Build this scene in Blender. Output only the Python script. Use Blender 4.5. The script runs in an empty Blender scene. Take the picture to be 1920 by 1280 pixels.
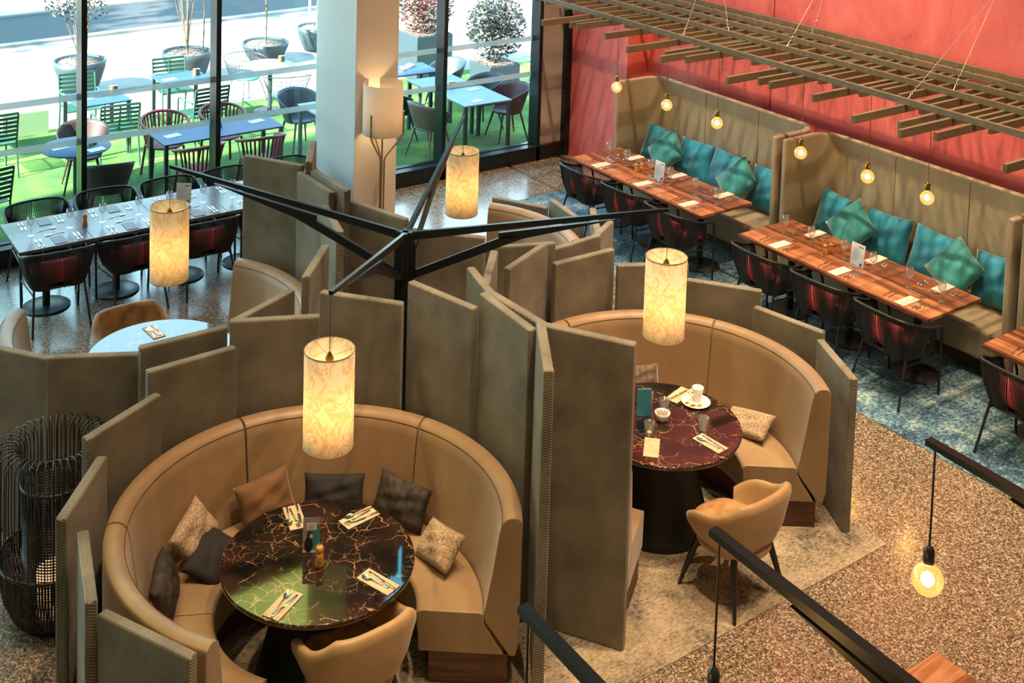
import bpy, math, random
from mathutils import Vector, Matrix
random.seed(7)
PI = math.pi
scn = bpy.context.scene
COL = scn.collection
R = math.radians

# ------------------------------------------------------------------ camera
cam_d = bpy.data.cameras.new('camera'); cam = bpy.data.objects.new('camera', cam_d); COL.objects.link(cam)
CX, CY, CZ, YAW, PITCH, ROLL, FPX, PPX, PPY = (-8.73804, -12.78295, 5.31462, -0.61561, 0.08025, 0.02926, 2222.5779, 950.19628, -244.21302)
def cam_axes():
    cy, sy, cp, sp = math.cos(YAW), math.sin(YAW), math.cos(PITCH), math.sin(PITCH)
    f = Vector((-sy*cp, cy*cp, -sp)); r = Vector((cy, sy, 0)); u = r.cross(f)
    c, s = math.cos(ROLL), math.sin(ROLL)
    return c*r + s*u, -s*r + c*u, f
_r, _u, _f = cam_axes()
cam.matrix_world = Matrix(((_r.x, _u.x, -_f.x, CX), (_r.y, _u.y, -_f.y, CY), (_r.z, _u.z, -_f.z, CZ), (0, 0, 0, 1)))
cam_d.sensor_width = 36.0; cam_d.lens = FPX*36.0/1920.0
cam_d.shift_x = (960.0-PPX)/1920.0; cam_d.shift_y = (PPY-640.0)/1920.0
cam_d.clip_start = 0.1; cam_d.clip_end = 300
scn.camera = cam

# ------------------------------------------------------------------ world, sun, exposure
scn.view_settings.view_transform = 'Standard'; scn.view_settings.look = 'None'
scn.view_settings.gamma = 1.0; scn.view_settings.use_curve_mapping = False
scn.view_settings.exposure = 0.53
W = bpy.data.worlds.new('sky'); scn.world = W; W.use_nodes = True
wn = W.node_tree; wn.nodes.clear()
wo = wn.nodes.new('ShaderNodeOutputWorld'); bg = wn.nodes.new('ShaderNodeBackground')
tc = wn.nodes.new('ShaderNodeTexCoord'); sep = wn.nodes.new('ShaderNodeSeparateXYZ'); cr = wn.nodes.new('ShaderNodeValToRGB')
wn.links.new(tc.outputs['Generated'], sep.inputs[0]); wn.links.new(sep.outputs['Z'], cr.inputs[0])
cr.color_ramp.elements[0].position = 0.0; cr.color_ramp.elements[0].color = (0.72, 0.93, 1.0, 1)
cr.color_ramp.elements[1].position = 0.7; cr.color_ramp.elements[1].color = (0.34, 0.70, 1.0, 1)
wn.links.new(cr.outputs[0], bg.inputs[0]); bg.inputs[1].default_value = 4.6
wn.links.new(bg.outputs[0], wo.inputs[0])

sun_d = bpy.data.lights.new('sun', 'SUN'); sun = bpy.data.objects.new('sun', sun_d); COL.objects.link(sun)
sun_d.energy = 38.0; sun_d.angle = R(1.0); sun_d.color = (1.0, 0.95, 0.86)
SUN_DIR = Vector((0.80, 0.125, -0.52)).normalized()      # direction the light travels
sun.rotation_euler = SUN_DIR.to_track_quat('-Z', 'Y').to_euler()

# portal over the window wall: guides daylight sampling, emits nothing of its own
pd = bpy.data.lights.new('window_portal', 'AREA'); po = bpy.data.objects.new('window_portal', pd); COL.objects.link(po)
pd.shape = 'RECTANGLE'; pd.size = 15.0; pd.size_y = 9.6; pd.cycles.is_portal = True
po.location = (-6.0, 0.35, 4.9); po.rotation_euler = (R(-90), 0, 0)

def spot(name, loc, target, energy, size, blend=0.4, color=(1.0, 0.72, 0.42), rad=0.05):
    d = bpy.data.lights.new(name, 'SPOT'); o = bpy.data.objects.new(name, d); COL.objects.link(o)
    d.energy = energy; d.spot_size = R(size); d.spot_blend = blend; d.color = color; d.shadow_soft_size = rad
    o.location = loc; o.rotation_euler = (Vector(target)-Vector(loc)).to_track_quat('-Z', 'Y').to_euler()
    return o

# ------------------------------------------------------------------ helpers
KIDS = {}
class MB:
    def __init__(s): s.v = []; s.f = []; s.sm = []; s.mi = []
    def add(s, vs, fs, smooth=False, mi=0):
        b = len(s.v); s.v += [tuple(v) for v in vs]
        for f in fs: s.f.append(tuple(i+b for i in f)); s.sm.append(smooth); s.mi.append(mi)
        return s
    def box(s, c, d, rz=0, M=None, mi=0):
        x, y, z = d[0]/2, d[1]/2, d[2]/2; vs = []
        for a in (-1, 1):
            for b in (-1, 1):
                for e in (-1, 1):
                    v = Vector((a*x, b*y, e*z))
                    if M is not None: v = M @ v
                    elif rz: v = Matrix.Rotation(rz, 3, 'Z') @ v
                    vs.append(v + Vector(c))
        return s.add(vs, [(0,1,3,2),(4,6,7,5),(0,4,5,1),(2,3,7,6),(0,2,6,4),(1,5,7,3)], False, mi)
    def bar(s, p, q, w, h, up=(0, 0, 1), mi=0):
        p, q = Vector(p), Vector(q); d = (q-p); L = d.length; d.normalize(); up = Vector(up)
        if abs(d.dot(up)) > 0.98: up = Vector((1, 0, 0))
        a = d.cross(up).normalized(); b = a.cross(d).normalized()
        M = Matrix((a, d, b)).transposed()
        return s.box((p+q)/2, (w, L, h), M=M, mi=mi)
    def tube(s, pts, r, n=8, closed=False, rs=None, smooth=True, caps=True, mi=0):
        pts = [Vector(p) for p in pts]; N = len(pts); rings = []; prev = None
        for i, p in enumerate(pts):
            if closed: t = pts[(i+1) % N]-pts[i-1]
            else: t = pts[min(i+1, N-1)]-pts[max(i-1, 0)]
            t = t.normalized() if t.length > 1e-9 else Vector((0, 0, 1))
            if prev is None:
                a = t.cross(Vector((0, 0, 1)))
                if a.length < 1e-3: a = t.cross(Vector((1, 0, 0)))
                a.normalize()
            else:
                a = prev-t*prev.dot(t)
                if a.length < 1e-6: a = t.orthogonal()
                a.normalize()
            prev = a; b = t.cross(a); rr = rs[i] if rs else r
            rings.append([p+(a*math.cos(2*PI*k/n)+b*math.sin(2*PI*k/n))*rr for k in range(n)])
        vs = [v for g in rings for v in g]; fs = []
        for i in range(N if closed else N-1):
            j = (i+1) % N
            for k in range(n):
                l = (k+1) % n; fs.append((i*n+k, i*n+l, j*n+l, j*n+k))
        s.add(vs, fs, smooth, mi)
        if caps and not closed:
            s.add(rings[0], [tuple(range(n-1, -1, -1))], False, mi); s.add(rings[-1], [tuple(range(n))], False, mi)
        return s
    def cyl(s, p, q, r, r2=None, n=16, smooth=True, mi=0):
        return s.tube([p, q], r, n, rs=[r, r if r2 is None else r2], smooth=smooth, mi=mi)
    def lathe(s, prof, n=32, c=(0, 0, 0), smooth=True, mi=0, cap0=True, cap1=True):
        vs = []; fs = []; m = len(prof)
        for r, z in prof:
            for k in range(n):
                a = 2*PI*k/n; vs.append((c[0]+r*math.cos(a), c[1]+r*math.sin(a), c[2]+z))
        for i in range(m-1):
            for k in range(n):
                l = (k+1) % n; fs.append((i*n+k, i*n+l, (i+1)*n+l, (i+1)*n+k))
        s.add(vs, fs, smooth, mi)
        if cap0 and prof[0][0] > 1e-5: s.add(vs[:n], [tuple(range(n-1, -1, -1))], False, mi)
        if cap1 and prof[-1][0] > 1e-5: s.add(vs[-n:], [tuple(range(n))], False, mi)
        return s
    def plate(s, poly, M, t, mi=0):
        # closed 2D polygon in M's xy plane, thickness t centred
        n = len(poly)
        vs = [M @ Vector((x, y, -t/2)) for x, y in poly]+[M @ Vector((x, y, t/2)) for x, y in poly]
        fs = [tuple(range(n-1, -1, -1)), tuple(range(n, 2*n))]+[(i, (i+1) % n, n+(i+1) % n, n+i) for i in range(n)]
        return s.add(vs, fs, False, mi)
    def grid(s, fn, nu, nv, cu=False, cv=False, smooth=True, mi=0):
        vs = [fn(i/(nu if cu else nu-1), j/(nv if cv else nv-1)) for i in range(nu) for j in range(nv)]
        fs = []
        for i in range(nu if cu else nu-1):
            for j in range(nv if cv else nv-1):
                a, b = (i+1) % nu, (j+1) % nv
                fs.append((i*nv+j, a*nv+j, a*nv+b, i*nv+b))
        return s.add(vs, fs, smooth, mi)
    def xform(s, M):
        s.v = [tuple(M @ Vector(v)) for v in s.v]; return s
    def mesh(s, name, mats):
        me = bpy.data.meshes.new(name); me.from_pydata(s.v, [], s.f)
        me.polygons.foreach_set('use_smooth', s.sm)
        for m in (mats if isinstance(mats, (list, tuple)) else [mats]): me.materials.append(m)
        if any(s.mi): me.polygons.foreach_set('material_index', s.mi)
        me.update()
        import bmesh
        bm = bmesh.new(); bm.from_mesh(me); bmesh.ops.recalc_face_normals(bm, faces=bm.faces); bm.to_mesh(me); bm.free()
        return me
    def build(s, name, mats, parent=None, bevel=0, seg=2, loc=None, weld=False, label=None):
        me = s.mesh(name, mats); o = bpy.data.objects.new(name, me); COL.objects.link(o)
        if parent is not None: o.parent = parent; KIDS.setdefault(parent.name, []).append(o)
        if loc is not None: o.location = loc
        if weld:
            m = o.modifiers.new('weld', 'WELD'); m.merge_threshold = 1e-4
        if bevel:
            m = o.modifiers.new('bevel', 'BEVEL'); m.width = bevel; m.segments = seg; m.limit_method = 'ANGLE'; m.angle_limit = R(35)
            for p in me.polygons: p.use_smooth = True
            m.harden_normals = True
        if label: o['label'] = label
        return o

def tag(o, label, cat, group=None):
    o['label'] = label; o['category'] = cat
    if group: o['group'] = group
    return o
def thing(name, label, cat, loc=(0, 0, 0), rz=0, group=None):
    o = bpy.data.objects.new(name, None); COL.objects.link(o); o.empty_display_size = 0.1
    o.location = loc; o.rotation_euler = (0, 0, rz)
    return tag(o, label, cat, group)
def structure(o, kind='structure'):
    o['kind'] = kind; return o
def dup(root, loc, rz=None, label=None, group=None, scale=None):
    def cp(o, parent):
        c = o.copy(); COL.objects.link(c)
        if parent is not None: c.parent = parent; KIDS.setdefault(parent.name, []).append(c)
        for ch in list(KIDS.get(o.name, [])): cp(ch, c)
        return c
    r = cp(root, None); r.location = loc
    if rz is not None: r.rotation_euler = (0, 0, rz) if not hasattr(rz, '__len__') else rz
    if label: r['label'] = label
    if group: r['group'] = group
    if scale: r.scale = scale
    return r
class Pool:
    """first use moves the prototype itself, later uses copy it with all its parts"""
    def __init__(s, root): s.root = root; s.used = False
    def put(s, loc, rz=0, label=None, group=None, scale=None):
        rot = rz if hasattr(rz, '__len__') else (0, 0, rz)
        if not s.used:
            s.used = True; o = s.root; o.location = loc; o.rotation_euler = rot
            if label: o['label'] = label
            if group: o['group'] = group
            if scale: o.scale = scale
            return o
        return dup(s.root, loc, rot, label, group, scale)

# ------------------------------------------------------------------ materials
def mat(name, color=(0.5, 0.5, 0.5), rough=0.5, metal=0.0, spec=None, sheen=0, coat=0):
    m = bpy.data.materials.new(name); m.use_nodes = True
    b = m.node_tree.nodes['Principled BSDF']
    b.inputs['Base Color'].default_value = (*color, 1); b.inputs['Roughness'].default_value = rough
    b.inputs['Metallic'].default_value = metal
    if spec is not None: b.inputs['Specular IOR Level'].default_value = spec
    if sheen: b.inputs['Sheen Weight'].default_value = sheen; b.inputs['Sheen Roughness'].default_value = 0.4
    if coat: b.inputs['Coat Weight'].default_value = coat; b.inputs['Coat Roughness'].default_value = 0.05 if rough < 0.1 else 0.16
    return m
class NT:
    def __init__(s, m): s.m = m; s.t = m.node_tree; s.b = s.t.nodes.get('Principled BSDF')
    def n(s, typ, **kw):
        x = s.t.nodes.new('ShaderNode'+typ)
        for k, v in kw.items():
            if k in x.inputs: x.inputs[k].default_value = v
            else: setattr(x, k, v)
        return x
    def l(s, a, b): s.t.links.new(a, b)
    def coord(s, kind='Object', scale=(1, 1, 1), rot=(0, 0, 0), loc=(0, 0, 0)):
        c = s.n('TexCoord'); m = s.n('Mapping'); m.inputs['Scale'].default_value = scale; m.inputs['Rotation'].default_value = rot; m.inputs['Location'].default_value = loc
        s.l(c.outputs[kind], m.inputs[0]); return m.outputs[0]
    def noise(s, vec, scale, detail=4, rough=0.5, dist=0.0):
        x = s.n('TexNoise'); x.inputs['Scale'].default_value = scale; x.inputs['Detail'].default_value = detail
        x.inputs['Roughness'].default_value = rough; x.inputs['Distortion'].default_value = dist
        s.l(vec, x.inputs['Vector']); return x
    def ramp(s, fac, stops, interp='LINEAR'):
        x = s.n('ValToRGB'); e = x.color_ramp.elements; x.color_ramp.interpolation = interp
        while len(e) < len(stops): e.new(0.5)
        for q, (p, c) in zip(e, stops): q.position = p; q.color = (*c, 1)
        s.l(fac, x.inputs[0]); return x.outputs[0]
    def math(s, op, a, b=None, c=None):
        x = s.n('Math', operation=op)
        for i, v in enumerate((a, b, c)):
            if v is None: continue
            if isinstance(v, (int, float)): x.inputs[i].default_value = v
            else: s.l(v, x.inputs[i])
        return x.outputs[0]
    def mix(s, fac, a, b, typ='MIX'):
        x = s.n('Mix', data_type='RGBA', blend_type=typ)
        for i, v in ((0, fac), (6, a), (7, b)):
            if isinstance(v, (int, float)): x.inputs[i].default_value = v
            elif isinstance(v, tuple): x.inputs[i].default_value = (*v, 1)
            else: s.l(v, x.inputs[i])
        return x.outputs[2]
    def base(s, c): s.l(c, s.b.inputs['Base Color'])
    def rough(s, c): s.l(c, s.b.inputs['Roughness'])
    def bump(s, h, strength=0.3, dist=0.01):
        x = s.n('Bump'); x.inputs['Strength'].default_value = strength; x.inputs['Distance'].default_value = dist
        s.l(h, x.inputs['Height']); s.l(x.outputs[0], s.b.inputs['Normal'])
def rgb(h):
    h = h.lstrip('#'); c = [int(h[i:i+2], 16)/255 for i in (0, 2, 4)]
    return tuple(((x+0.055)/1.055)**2.4 if x > 0.04045 else x/12.92 for x in c)

def m_simple_noise(name, c1, c2, scale=8, rough=0.6, bump=0.0, detail=5, metal=0, sheen=0, lo=0.35, hi=0.65, coord='Object', cs=(1, 1, 1)):
    m = mat(name, c1, rough, metal, sheen=sheen); t = NT(m); v = t.coord(coord, cs); n = t.noise(v, scale, detail)
    t.base(t.ramp(n.outputs['Fac'], [(lo, c1), (hi, c2)]))
    if bump: t.bump(n.outputs['Fac'], bump, 0.01)
    return m

# woven panel fabric: small raised light dots on dark olive brown
def m_weave(name, dark, light, k=500.0):
    m = mat(name, dark, 0.85, sheen=0.15); t = NT(m); c = t.n('TexCoord'); s = t.n('SeparateXYZ'); t.l(c.outputs['Object'], s.inputs[0])
    x = t.math('ADD', s.outputs['X'], s.outputs['Y']); z = t.math('ADD', s.outputs['Z'], s.outputs['Y'])
    p = t.math('MULTIPLY', t.math('SINE', t.math('MULTIPLY', x, k)), t.math('SINE', t.math('MULTIPLY', z, k*0.78)))
    f = t.math('ABSOLUTE', p) if False else p
    col = t.ramp(t.math('MULTIPLY_ADD', f, 0.5, 0.5), [(0.55, dark), (0.86, light)])
    v = t.coord('Object'); n = t.noise(v, 3, 3)
    t.base(t.mix(0.25, col, t.ramp(n.outputs['Fac'], [(0.3, dark), (0.7, light)])))
    t.bump(f, 0.5, 0.003)
    return m
WEAVE = m_weave('woven_panel_fabric', rgb('#37322a'), rgb('#bfb49c'))
def m_leather(name, c1, c2, c3):
    m = mat(name, c1, 0.42, sheen=0.3); t = NT(m); v = t.coord('Object', (1, 1, 0.45)); n = t.noise(v, 2.2, 5, 0.6, 0.6)
    n2 = t.noise(t.coord('Object'), 60, 3)
    t.base(t.ramp(n.outputs['Fac'], [(0.3, c1), (0.55, c2), (0.75, c3)])); t.bump(n2.outputs['Fac'], 0.08, 0.002)
    t.rough(t.ramp(n.outputs['Fac'], [(0.3, (0.5,)*3), (0.7, (0.36,)*3)]))
    return m
LEATHER = m_leather('tan_suede_leather', rgb('#7e6246'), rgb('#8f7453'), rgb('#9d8563'))
LEATHERP = m_leather('pale_beige_bench_cloth', rgb('#857a62'), rgb('#968a70'), rgb('#a99d82'))
VELVET = m_simple_noise('mottled_caramel_velvet', rgb('#8a5f33'), rgb('#b98a55'), 14, 0.7, 0.1, sheen=0.6)
SHELL = m_leather('chair_shell_suede', rgb('#9c7b50'), rgb('#ad8c60'), rgb('#bb9c70'))
def m_marble():
    m = mat('dark_veined_marble', (0.01, 0.008, 0.007), 0.045, coat=0.6); t = NT(m); v = t.coord('Object')
    n = t.noise(v, 3.0, 6, 0.6); nm = t.n('VectorMath', operation='MULTIPLY_ADD'); t.l(n.outputs['Color'], nm.inputs[0]); nm.inputs[1].default_value = (0.22,)*3; t.l(v, nm.inputs[2])
    def vein(scale, w):
        o = t.n('TexVoronoi', feature='DISTANCE_TO_EDGE'); o.inputs['Scale'].default_value = scale; t.l(nm.outputs[0], o.inputs['Vector'])
        return t.ramp(o.outputs['Distance'], [(0.0, (1,)*3), (w, (0,)*3)])
    a = vein(4.6, 0.011); b = vein(15, 0.022)
    msk = t.noise(v, 4, 3); ms = t.ramp(msk.outputs['Fac'], [(0.47, (0,)*3), (0.62, (1,)*3)])
    mb = t.noise(v, 7, 4); m2 = t.ramp(mb.outputs['Fac'], [(0.48, (0.0,)*3), (0.58, (1,)*3)])
    mx = t.mix(1.0, t.mix(1.0, a, m2, 'MULTIPLY'), t.mix(1.0, b, ms, 'MULTIPLY'), 'LIGHTEN')
    cl = t.noise(v, 5, 4); basec = t.ramp(cl.outputs['Fac'], [(0.4, rgb('#0d0a09')), (0.7, rgb('#33201a'))])
    t.base(t.mix(mx, basec, rgb('#b8906a'))); return m
MARBLE = m_marble()
def m_terrazzo():
    m = mat('terrazzo_floor', (0.3, 0.25, 0.2), 0.27, spec=0.7, coat=0.7); t = NT(m); v = t.coord('Object')
    o = t.n('TexVoronoi'); o.inputs['Scale'].default_value = 92; t.l(v, o.inputs['Vector'])
    s = t.n('SeparateColor'); t.l(o.outputs['Color'], s.inputs[0])
    chip = t.ramp(s.outputs[0], [(0.0, rgb('#2b221b')), (0.18, rgb('#4e3f31')), (0.40, rgb('#806b55')), (0.68, rgb('#a48e74')), (0.90, rgb('#d2c3a9'))], 'CONSTANT')
    o2 = t.n('TexVoronoi'); o2.inputs['Scale'].default_value = 170; t.l(v, o2.inputs['Vector']); s2 = t.n('SeparateColor'); t.l(o2.outputs['Color'], s2.inputs[0])
    fine = t.ramp(s2.outputs[0], [(0.0, rgb('#2a221b')), (0.4, rgb('#6f604f')), (0.8, rgb('#bfae96'))], 'CONSTANT')
    t.base(t.mix(0.42, chip, fine)); return m
TERRAZZO = m_terrazzo()
def m_rug(name, stops, sc=2.5, fine=26):
    m = mat(name, stops[0][1], 0.95, sheen=0.2); t = NT(m); v = t.coord('Object')
    a = t.noise(v, sc, 8, 0.72, 0.4); b = t.noise(t.coord('Object', (1, 1.8, 1)), fine, 4, 0.7)
    f = t.math('MULTIPLY_ADD', b.outputs['Fac'], 0.55, t.math('MULTIPLY', a.outputs['Fac'], 0.6))
    t.base(t.ramp(f, stops)); t.bump(b.outputs['Fac'], 0.4, 0.004); return m
BLUERUG = m_rug('blue_abstract_carpet', [(0.45, rgb('#121830')), (0.53, rgb('#2c4a62')), (0.59, rgb('#507a8b')), (0.66, rgb('#8f9d98')), (0.76, rgb('#c6c3b4'))])
BEIGERUG = m_rug('beige_grey_mottled_carpet', [(0.43, rgb('#33363a')), (0.52, rgb('#766c5b')), (0.60, rgb('#9b8b72')), (0.72, rgb('#b3a388'))], 2.0, 34)
def m_wood(name, cs, sc=(1.5, 14, 14), rough=0.35, plank=0.0):
    m = mat(name, cs[1], rough); t = NT(m); v0 = t.coord('Object', sc); oi = t.n('ObjectInfo'); va = t.n('VectorMath', operation='ADD')
    t.l(v0, va.inputs[0]); t.l(t.math('MULTIPLY', oi.outputs['Random'], 37.0), va.inputs[1]); v = va.outputs[0]; n = t.noise(v, 1.6, 8, 0.62, 1.2)
    f = n.outputs['Fac']
    if plank:
        c = t.n('TexCoord'); s = t.n('SeparateXYZ'); t.l(c.outputs['Object'], s.inputs[0])
        fl = t.math('FLOOR', t.math('DIVIDE', s.outputs['Y'], plank)); w = t.n('TexWhiteNoise', noise_dimensions='1D'); t.l(fl, w.inputs['W'])
        f = t.math('ADD', t.math('MULTIPLY', f, 0.75), t.math('MULTIPLY', w.outputs['Value'], 0.26))
    t.base(t.ramp(f, [(0.3, cs[0]), (0.52, cs[1]), (0.72, cs[2])])); return m
WALNUT = m_wood('walnut_table_top', [rgb('#4a2a1c'), rgb('#935a3a'), rgb('#bb8259')], (1.2, 11, 11), 0.28, plank=0.09)
PLINTH = m_wood('dark_walnut_plinth', [rgb('#2c1a10'), rgb('#54331f'), rgb('#6b4529')], (1.2, 1.2, 16), 0.5)
LAMINATE = m_simple_noise('grey_laminate_top', rgb('#5f5b60'), rgb('#6b676c'), 30, 0.22, coord='Object')
BLACK = mat('black_painted_metal', (0.012, 0.013, 0.014), 0.38)
ARM = mat('blackened_steel', (0.02, 0.024, 0.027), 0.33, 0.6)
CORD = m_simple_noise('black_rope_cord', rgb('#171414'), rgb('#241f20'), 90, 0.7)
REDCUSH = mat('raspberry_red_cushion', rgb('#8f3038'), 0.8)
PINKCUSH = mat('pink_seat_pad', rgb('#b04a70'), 0.8, sheen=0.4)
BASE = mat('matt_black_table_base', (0.004, 0.004, 0.0045), 0.6)
DISC = mat('dark_slate_table_foot', (0.03, 0.035, 0.038), 0.32)
STEEL = mat('polished_cutlery_steel', (0.75, 0.74, 0.72), 0.16, 1.0)
DARKKNIFE = mat('dark_steak_knife_handle', (0.03, 0.022, 0.02), 0.3)
PAPER = m_simple_noise('paper_napkin', rgb('#c6bfb2'), rgb('#d0cabd'), 25, 0.9)
KRAFT = m_simple_noise('tan_paper_napkin', rgb('#ab9a7c'), rgb('#b9a98c'), 25, 0.9)
CERAMIC = mat('white_glazed_ceramic', (0.78, 0.76, 0.7), 0.12)
MILLWOOD = m_wood('beech_mill_wood', [rgb('#8a5c22'), rgb('#b98338'), rgb('#d29c50')], (6, 6, 2), 0.3)
BRASS = mat('aged_brass', rgb('#8d7238'), 0.28, 1.0)
GOLD = mat('satin_gold_tube', rgb('#a58d5c'), 0.3, 1.0)
FRAME = m_simple_noise('dark_window_aluminium', rgb('#11181b'), rgb('#1a2427'), 3, 0.28, metal=0.2)
REDWALL = None
def m_plaster(name, stops, sc=1.1):
    m = mat(name, stops[1][1], 0.55); t = NT(m); v = t.coord('Object', (1, 1, 0.8)); n = t.noise(v, sc, 9, 0.66, 1.4); n2 = t.noise(t.coord('Object', (1, 1, 0.25)), 8, 5, 0.6)
    f = t.math('ADD', t.math('MULTIPLY', n.outputs['Fac'], 0.75), t.math('MULTIPLY', n2.outputs['Fac'], 0.25))
    t.base(t.ramp(f, stops)); t.bump(n.outputs['Fac'], 0.1, 0.01); return m
REDWALL = m_plaster('mottled_coral_red_plaster', [(0.33, rgb('#9a3c36')), (0.43, rgb('#cf5b54')), (0.56, rgb('#da675f')), (0.75, rgb('#e28278'))])
WHITEWALL = m_simple_noise('off_white_paint', rgb('#b9b3a6'), rgb('#c4beb1'), 4, 0.6)
BEIGEPANEL = m_simple_noise('warm_grey_panel', rgb('#a89c8f'), rgb('#b5aa9d'), 3, 0.5)
CEIL = m_simple_noise('ceiling_paint', rgb('#8d8578'), rgb('#968e81'), 3, 0.8)
SLAT = m_wood('olive_stained_slat', [rgb('#5c5340'), rgb('#6b614b'), rgb('#786d56')], (1.0, 6, 6), 0.5)
TEAL = m_simple_noise('teal_cushion_velvet', rgb('#0b6480'), rgb('#1284a2'), 5, 0.65, sheen=0.5)
PETROL = m_simple_noise('petrol_green_velvet', rgb('#1b6c70'), rgb('#298a88'), 7, 0.7, 0.1, sheen=0.7)
def m_pillow(name, c1, c2, sc, bump=0.3):
    return m_simple_noise(name, c1, c2, sc, 0.85, bump, sheen=0.2)
P_BROWN = m_pillow('ochre_brown_linen', rgb('#5f4124'), rgb('#74522f'), 4)
P_CHAR = m_simple_noise('charcoal_cotton', rgb('#171514'), rgb('#1f1c1b'), 6, 0.85, 0.2)
P_FLECK = m_simple_noise('dark_fleck_velvet', rgb('#14100e'), rgb('#3c322b'), 22, 0.8, 0.25)
P_TWEED = m_pillow('oatmeal_tweed', rgb('#7c654d'), rgb('#b39c80'), 70)
P_GREY = m_pillow('taupe_fleck_fabric', rgb('#4a3d31'), rgb('#6d5c4b'), 26)

def m_glass_thin(name, tint=(0.93, 0.98, 0.97), edge=0.55, base=0.04, power=4.0):
    # thin architectural glass: clear straight through, mirror-like towards grazing angles
    m = bpy.data.materials.new(name); m.use_nodes = True; n = NT(m); t = n.t; t.nodes.clear()
    o = n.n('OutputMaterial'); mx = n.n('MixShader'); tr = n.n('BsdfTransparent'); gl = n.n('BsdfGlossy'); lw = n.n('LayerWeight')
    tr.inputs[0].default_value = (*tint, 1); gl.inputs['Roughness'].default_value = 0.02; lw.inputs[0].default_value = 0.5
    f = n.math('MULTIPLY_ADD', n.math('POWER', lw.outputs['Facing'], power), edge, base)
    n.l(f, mx.inputs[0]); n.l(tr.outputs[0], mx.inputs[1]); n.l(gl.outputs[0], mx.inputs[2]); n.l(mx.outputs[0], o.inputs[0])
    return m
PANE = m_glass_thin('window_glass')
DRINK = m_glass_thin('drinking_glass', (0.96, 0.97, 0.98), 0.75, 0.09, 2.0)
def m_addhaze(m, c, f):
    n = NT(m); o = [x for x in n.t.nodes if x.type == 'OUTPUT_MATERIAL'][0]; src = o.inputs[0].links[0].from_socket
    d = n.n('BsdfDiffuse'); d.inputs[0].default_value = (*c, 1); mx = n.n('MixShader'); mx.inputs[0].default_value = f
    n.l(src, mx.inputs[1]); n.l(d.outputs[0], mx.inputs[2]); n.l(mx.outputs[0], o.inputs[0])
m_addhaze(DRINK, (0.9, 0.93, 0.95), 0.05)
def m_frost():
    m = bpy.data.materials.new('frosted_band'); m.use_nodes = True; n = NT(m); n.t.nodes.clear()
    o = n.n('OutputMaterial'); a = n.n('MixShader'); b = n.n('MixShader'); tr = n.n('BsdfTransparent'); tl = n.n('BsdfTranslucent'); d = n.n('BsdfDiffuse')
    tl.inputs[0].default_value = (0.42, 0.45, 0.44, 1); d.inputs[0].default_value = (0.6, 0.62, 0.6, 1); a.inputs[0].default_value = 0.5; b.inputs[0].default_value = 0.75
    n.l(tl.outputs[0], a.inputs[1]); n.l(d.outputs[0], a.inputs[2]); n.l(tr.outputs[0], b.inputs[1]); n.l(a.outputs[0], b.inputs[2]); n.l(b.outputs[0], o.inputs[0])
    return m
FROST = m_frost()
def m_shade(name, strength, c=(1.0, 0.62, 0.25), mott=True):
    # parchment: translucent so that the real bulb inside lights it
    m = bpy.data.materials.new(name); m.use_nodes = True; n = NT(m); t = n.t; t.nodes.clear()
    out = n.n('OutputMaterial'); d = n.n('BsdfDiffuse'); tr = n.n('BsdfTranslucent'); mx = n.n('MixShader'); mx.inputs[0].default_value = strength
    v = n.coord('Object', (1, 1, 0.8)); a = n.noise(v, 7, 8, 0.72, 1.2)
    if mott:
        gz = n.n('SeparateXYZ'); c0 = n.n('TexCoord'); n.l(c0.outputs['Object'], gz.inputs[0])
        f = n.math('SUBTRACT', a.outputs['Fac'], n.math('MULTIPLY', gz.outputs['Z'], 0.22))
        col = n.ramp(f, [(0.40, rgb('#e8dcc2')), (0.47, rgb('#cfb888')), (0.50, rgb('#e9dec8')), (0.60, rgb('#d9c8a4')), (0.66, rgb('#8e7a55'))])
    else: col = n.ramp(a.outputs['Fac'], [(0.3, rgb('#d9cdbd')), (0.7, rgb('#dfd5c6'))])
    n.l(col, d.inputs[0]); n.l(col, tr.inputs[0]); n.l(d.outputs[0], mx.inputs[1]); n.l(tr.outputs[0], mx.inputs[2]); n.l(mx.outputs[0], out.inputs[0])
    return m
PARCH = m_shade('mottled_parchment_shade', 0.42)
LINEN = m_shade('plain_linen_shade', 0.4, mott=False)
def m_emit(name, c, s):
    m = bpy.data.materials.new(name); m.use_nodes = True; t = m.node_tree; t.nodes.clear()
    o = t.nodes.new('ShaderNodeOutputMaterial'); e = t.nodes.new('ShaderNodeEmission'); e.inputs[0].default_value = (*c, 1); e.inputs[1].default_value = s
    t.links.new(e.outputs[0], o.inputs[0]); return m
FILAMENT = m_emit('glowing_filament', (1.0, 0.62, 0.22), 90)
WARMGLOW = m_emit('warm_lamp_core', (1.0, 0.66, 0.30), 7)
AMBER = m_glass_thin('amber_bulb_glass', (1.0, 0.80, 0.50), 0.5, 0.08, 2.0)
def m_bulb():
    # lit amber globe: the tinted glass itself glows a little around its filament
    m = m_glass_thin('lit_amber_globe', (1.0, 0.82, 0.52), 0.45, 0.08, 2.0); n = NT(m); o = [x for x in n.t.nodes if x.type == 'OUTPUT_MATERIAL'][0]
    src = o.inputs[0].links[0].from_socket; e = n.n('Emission'); e.inputs[0].default_value = (1.0, 0.50, 0.15, 1); e.inputs[1].default_value = 0.42; ad = n.n('AddShader')
    n.l(src, ad.inputs[0]); n.l(e.outputs[0], ad.inputs[1]); n.l(ad.outputs[0], o.inputs[0]); return m
AMBER = m_bulb()
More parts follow.
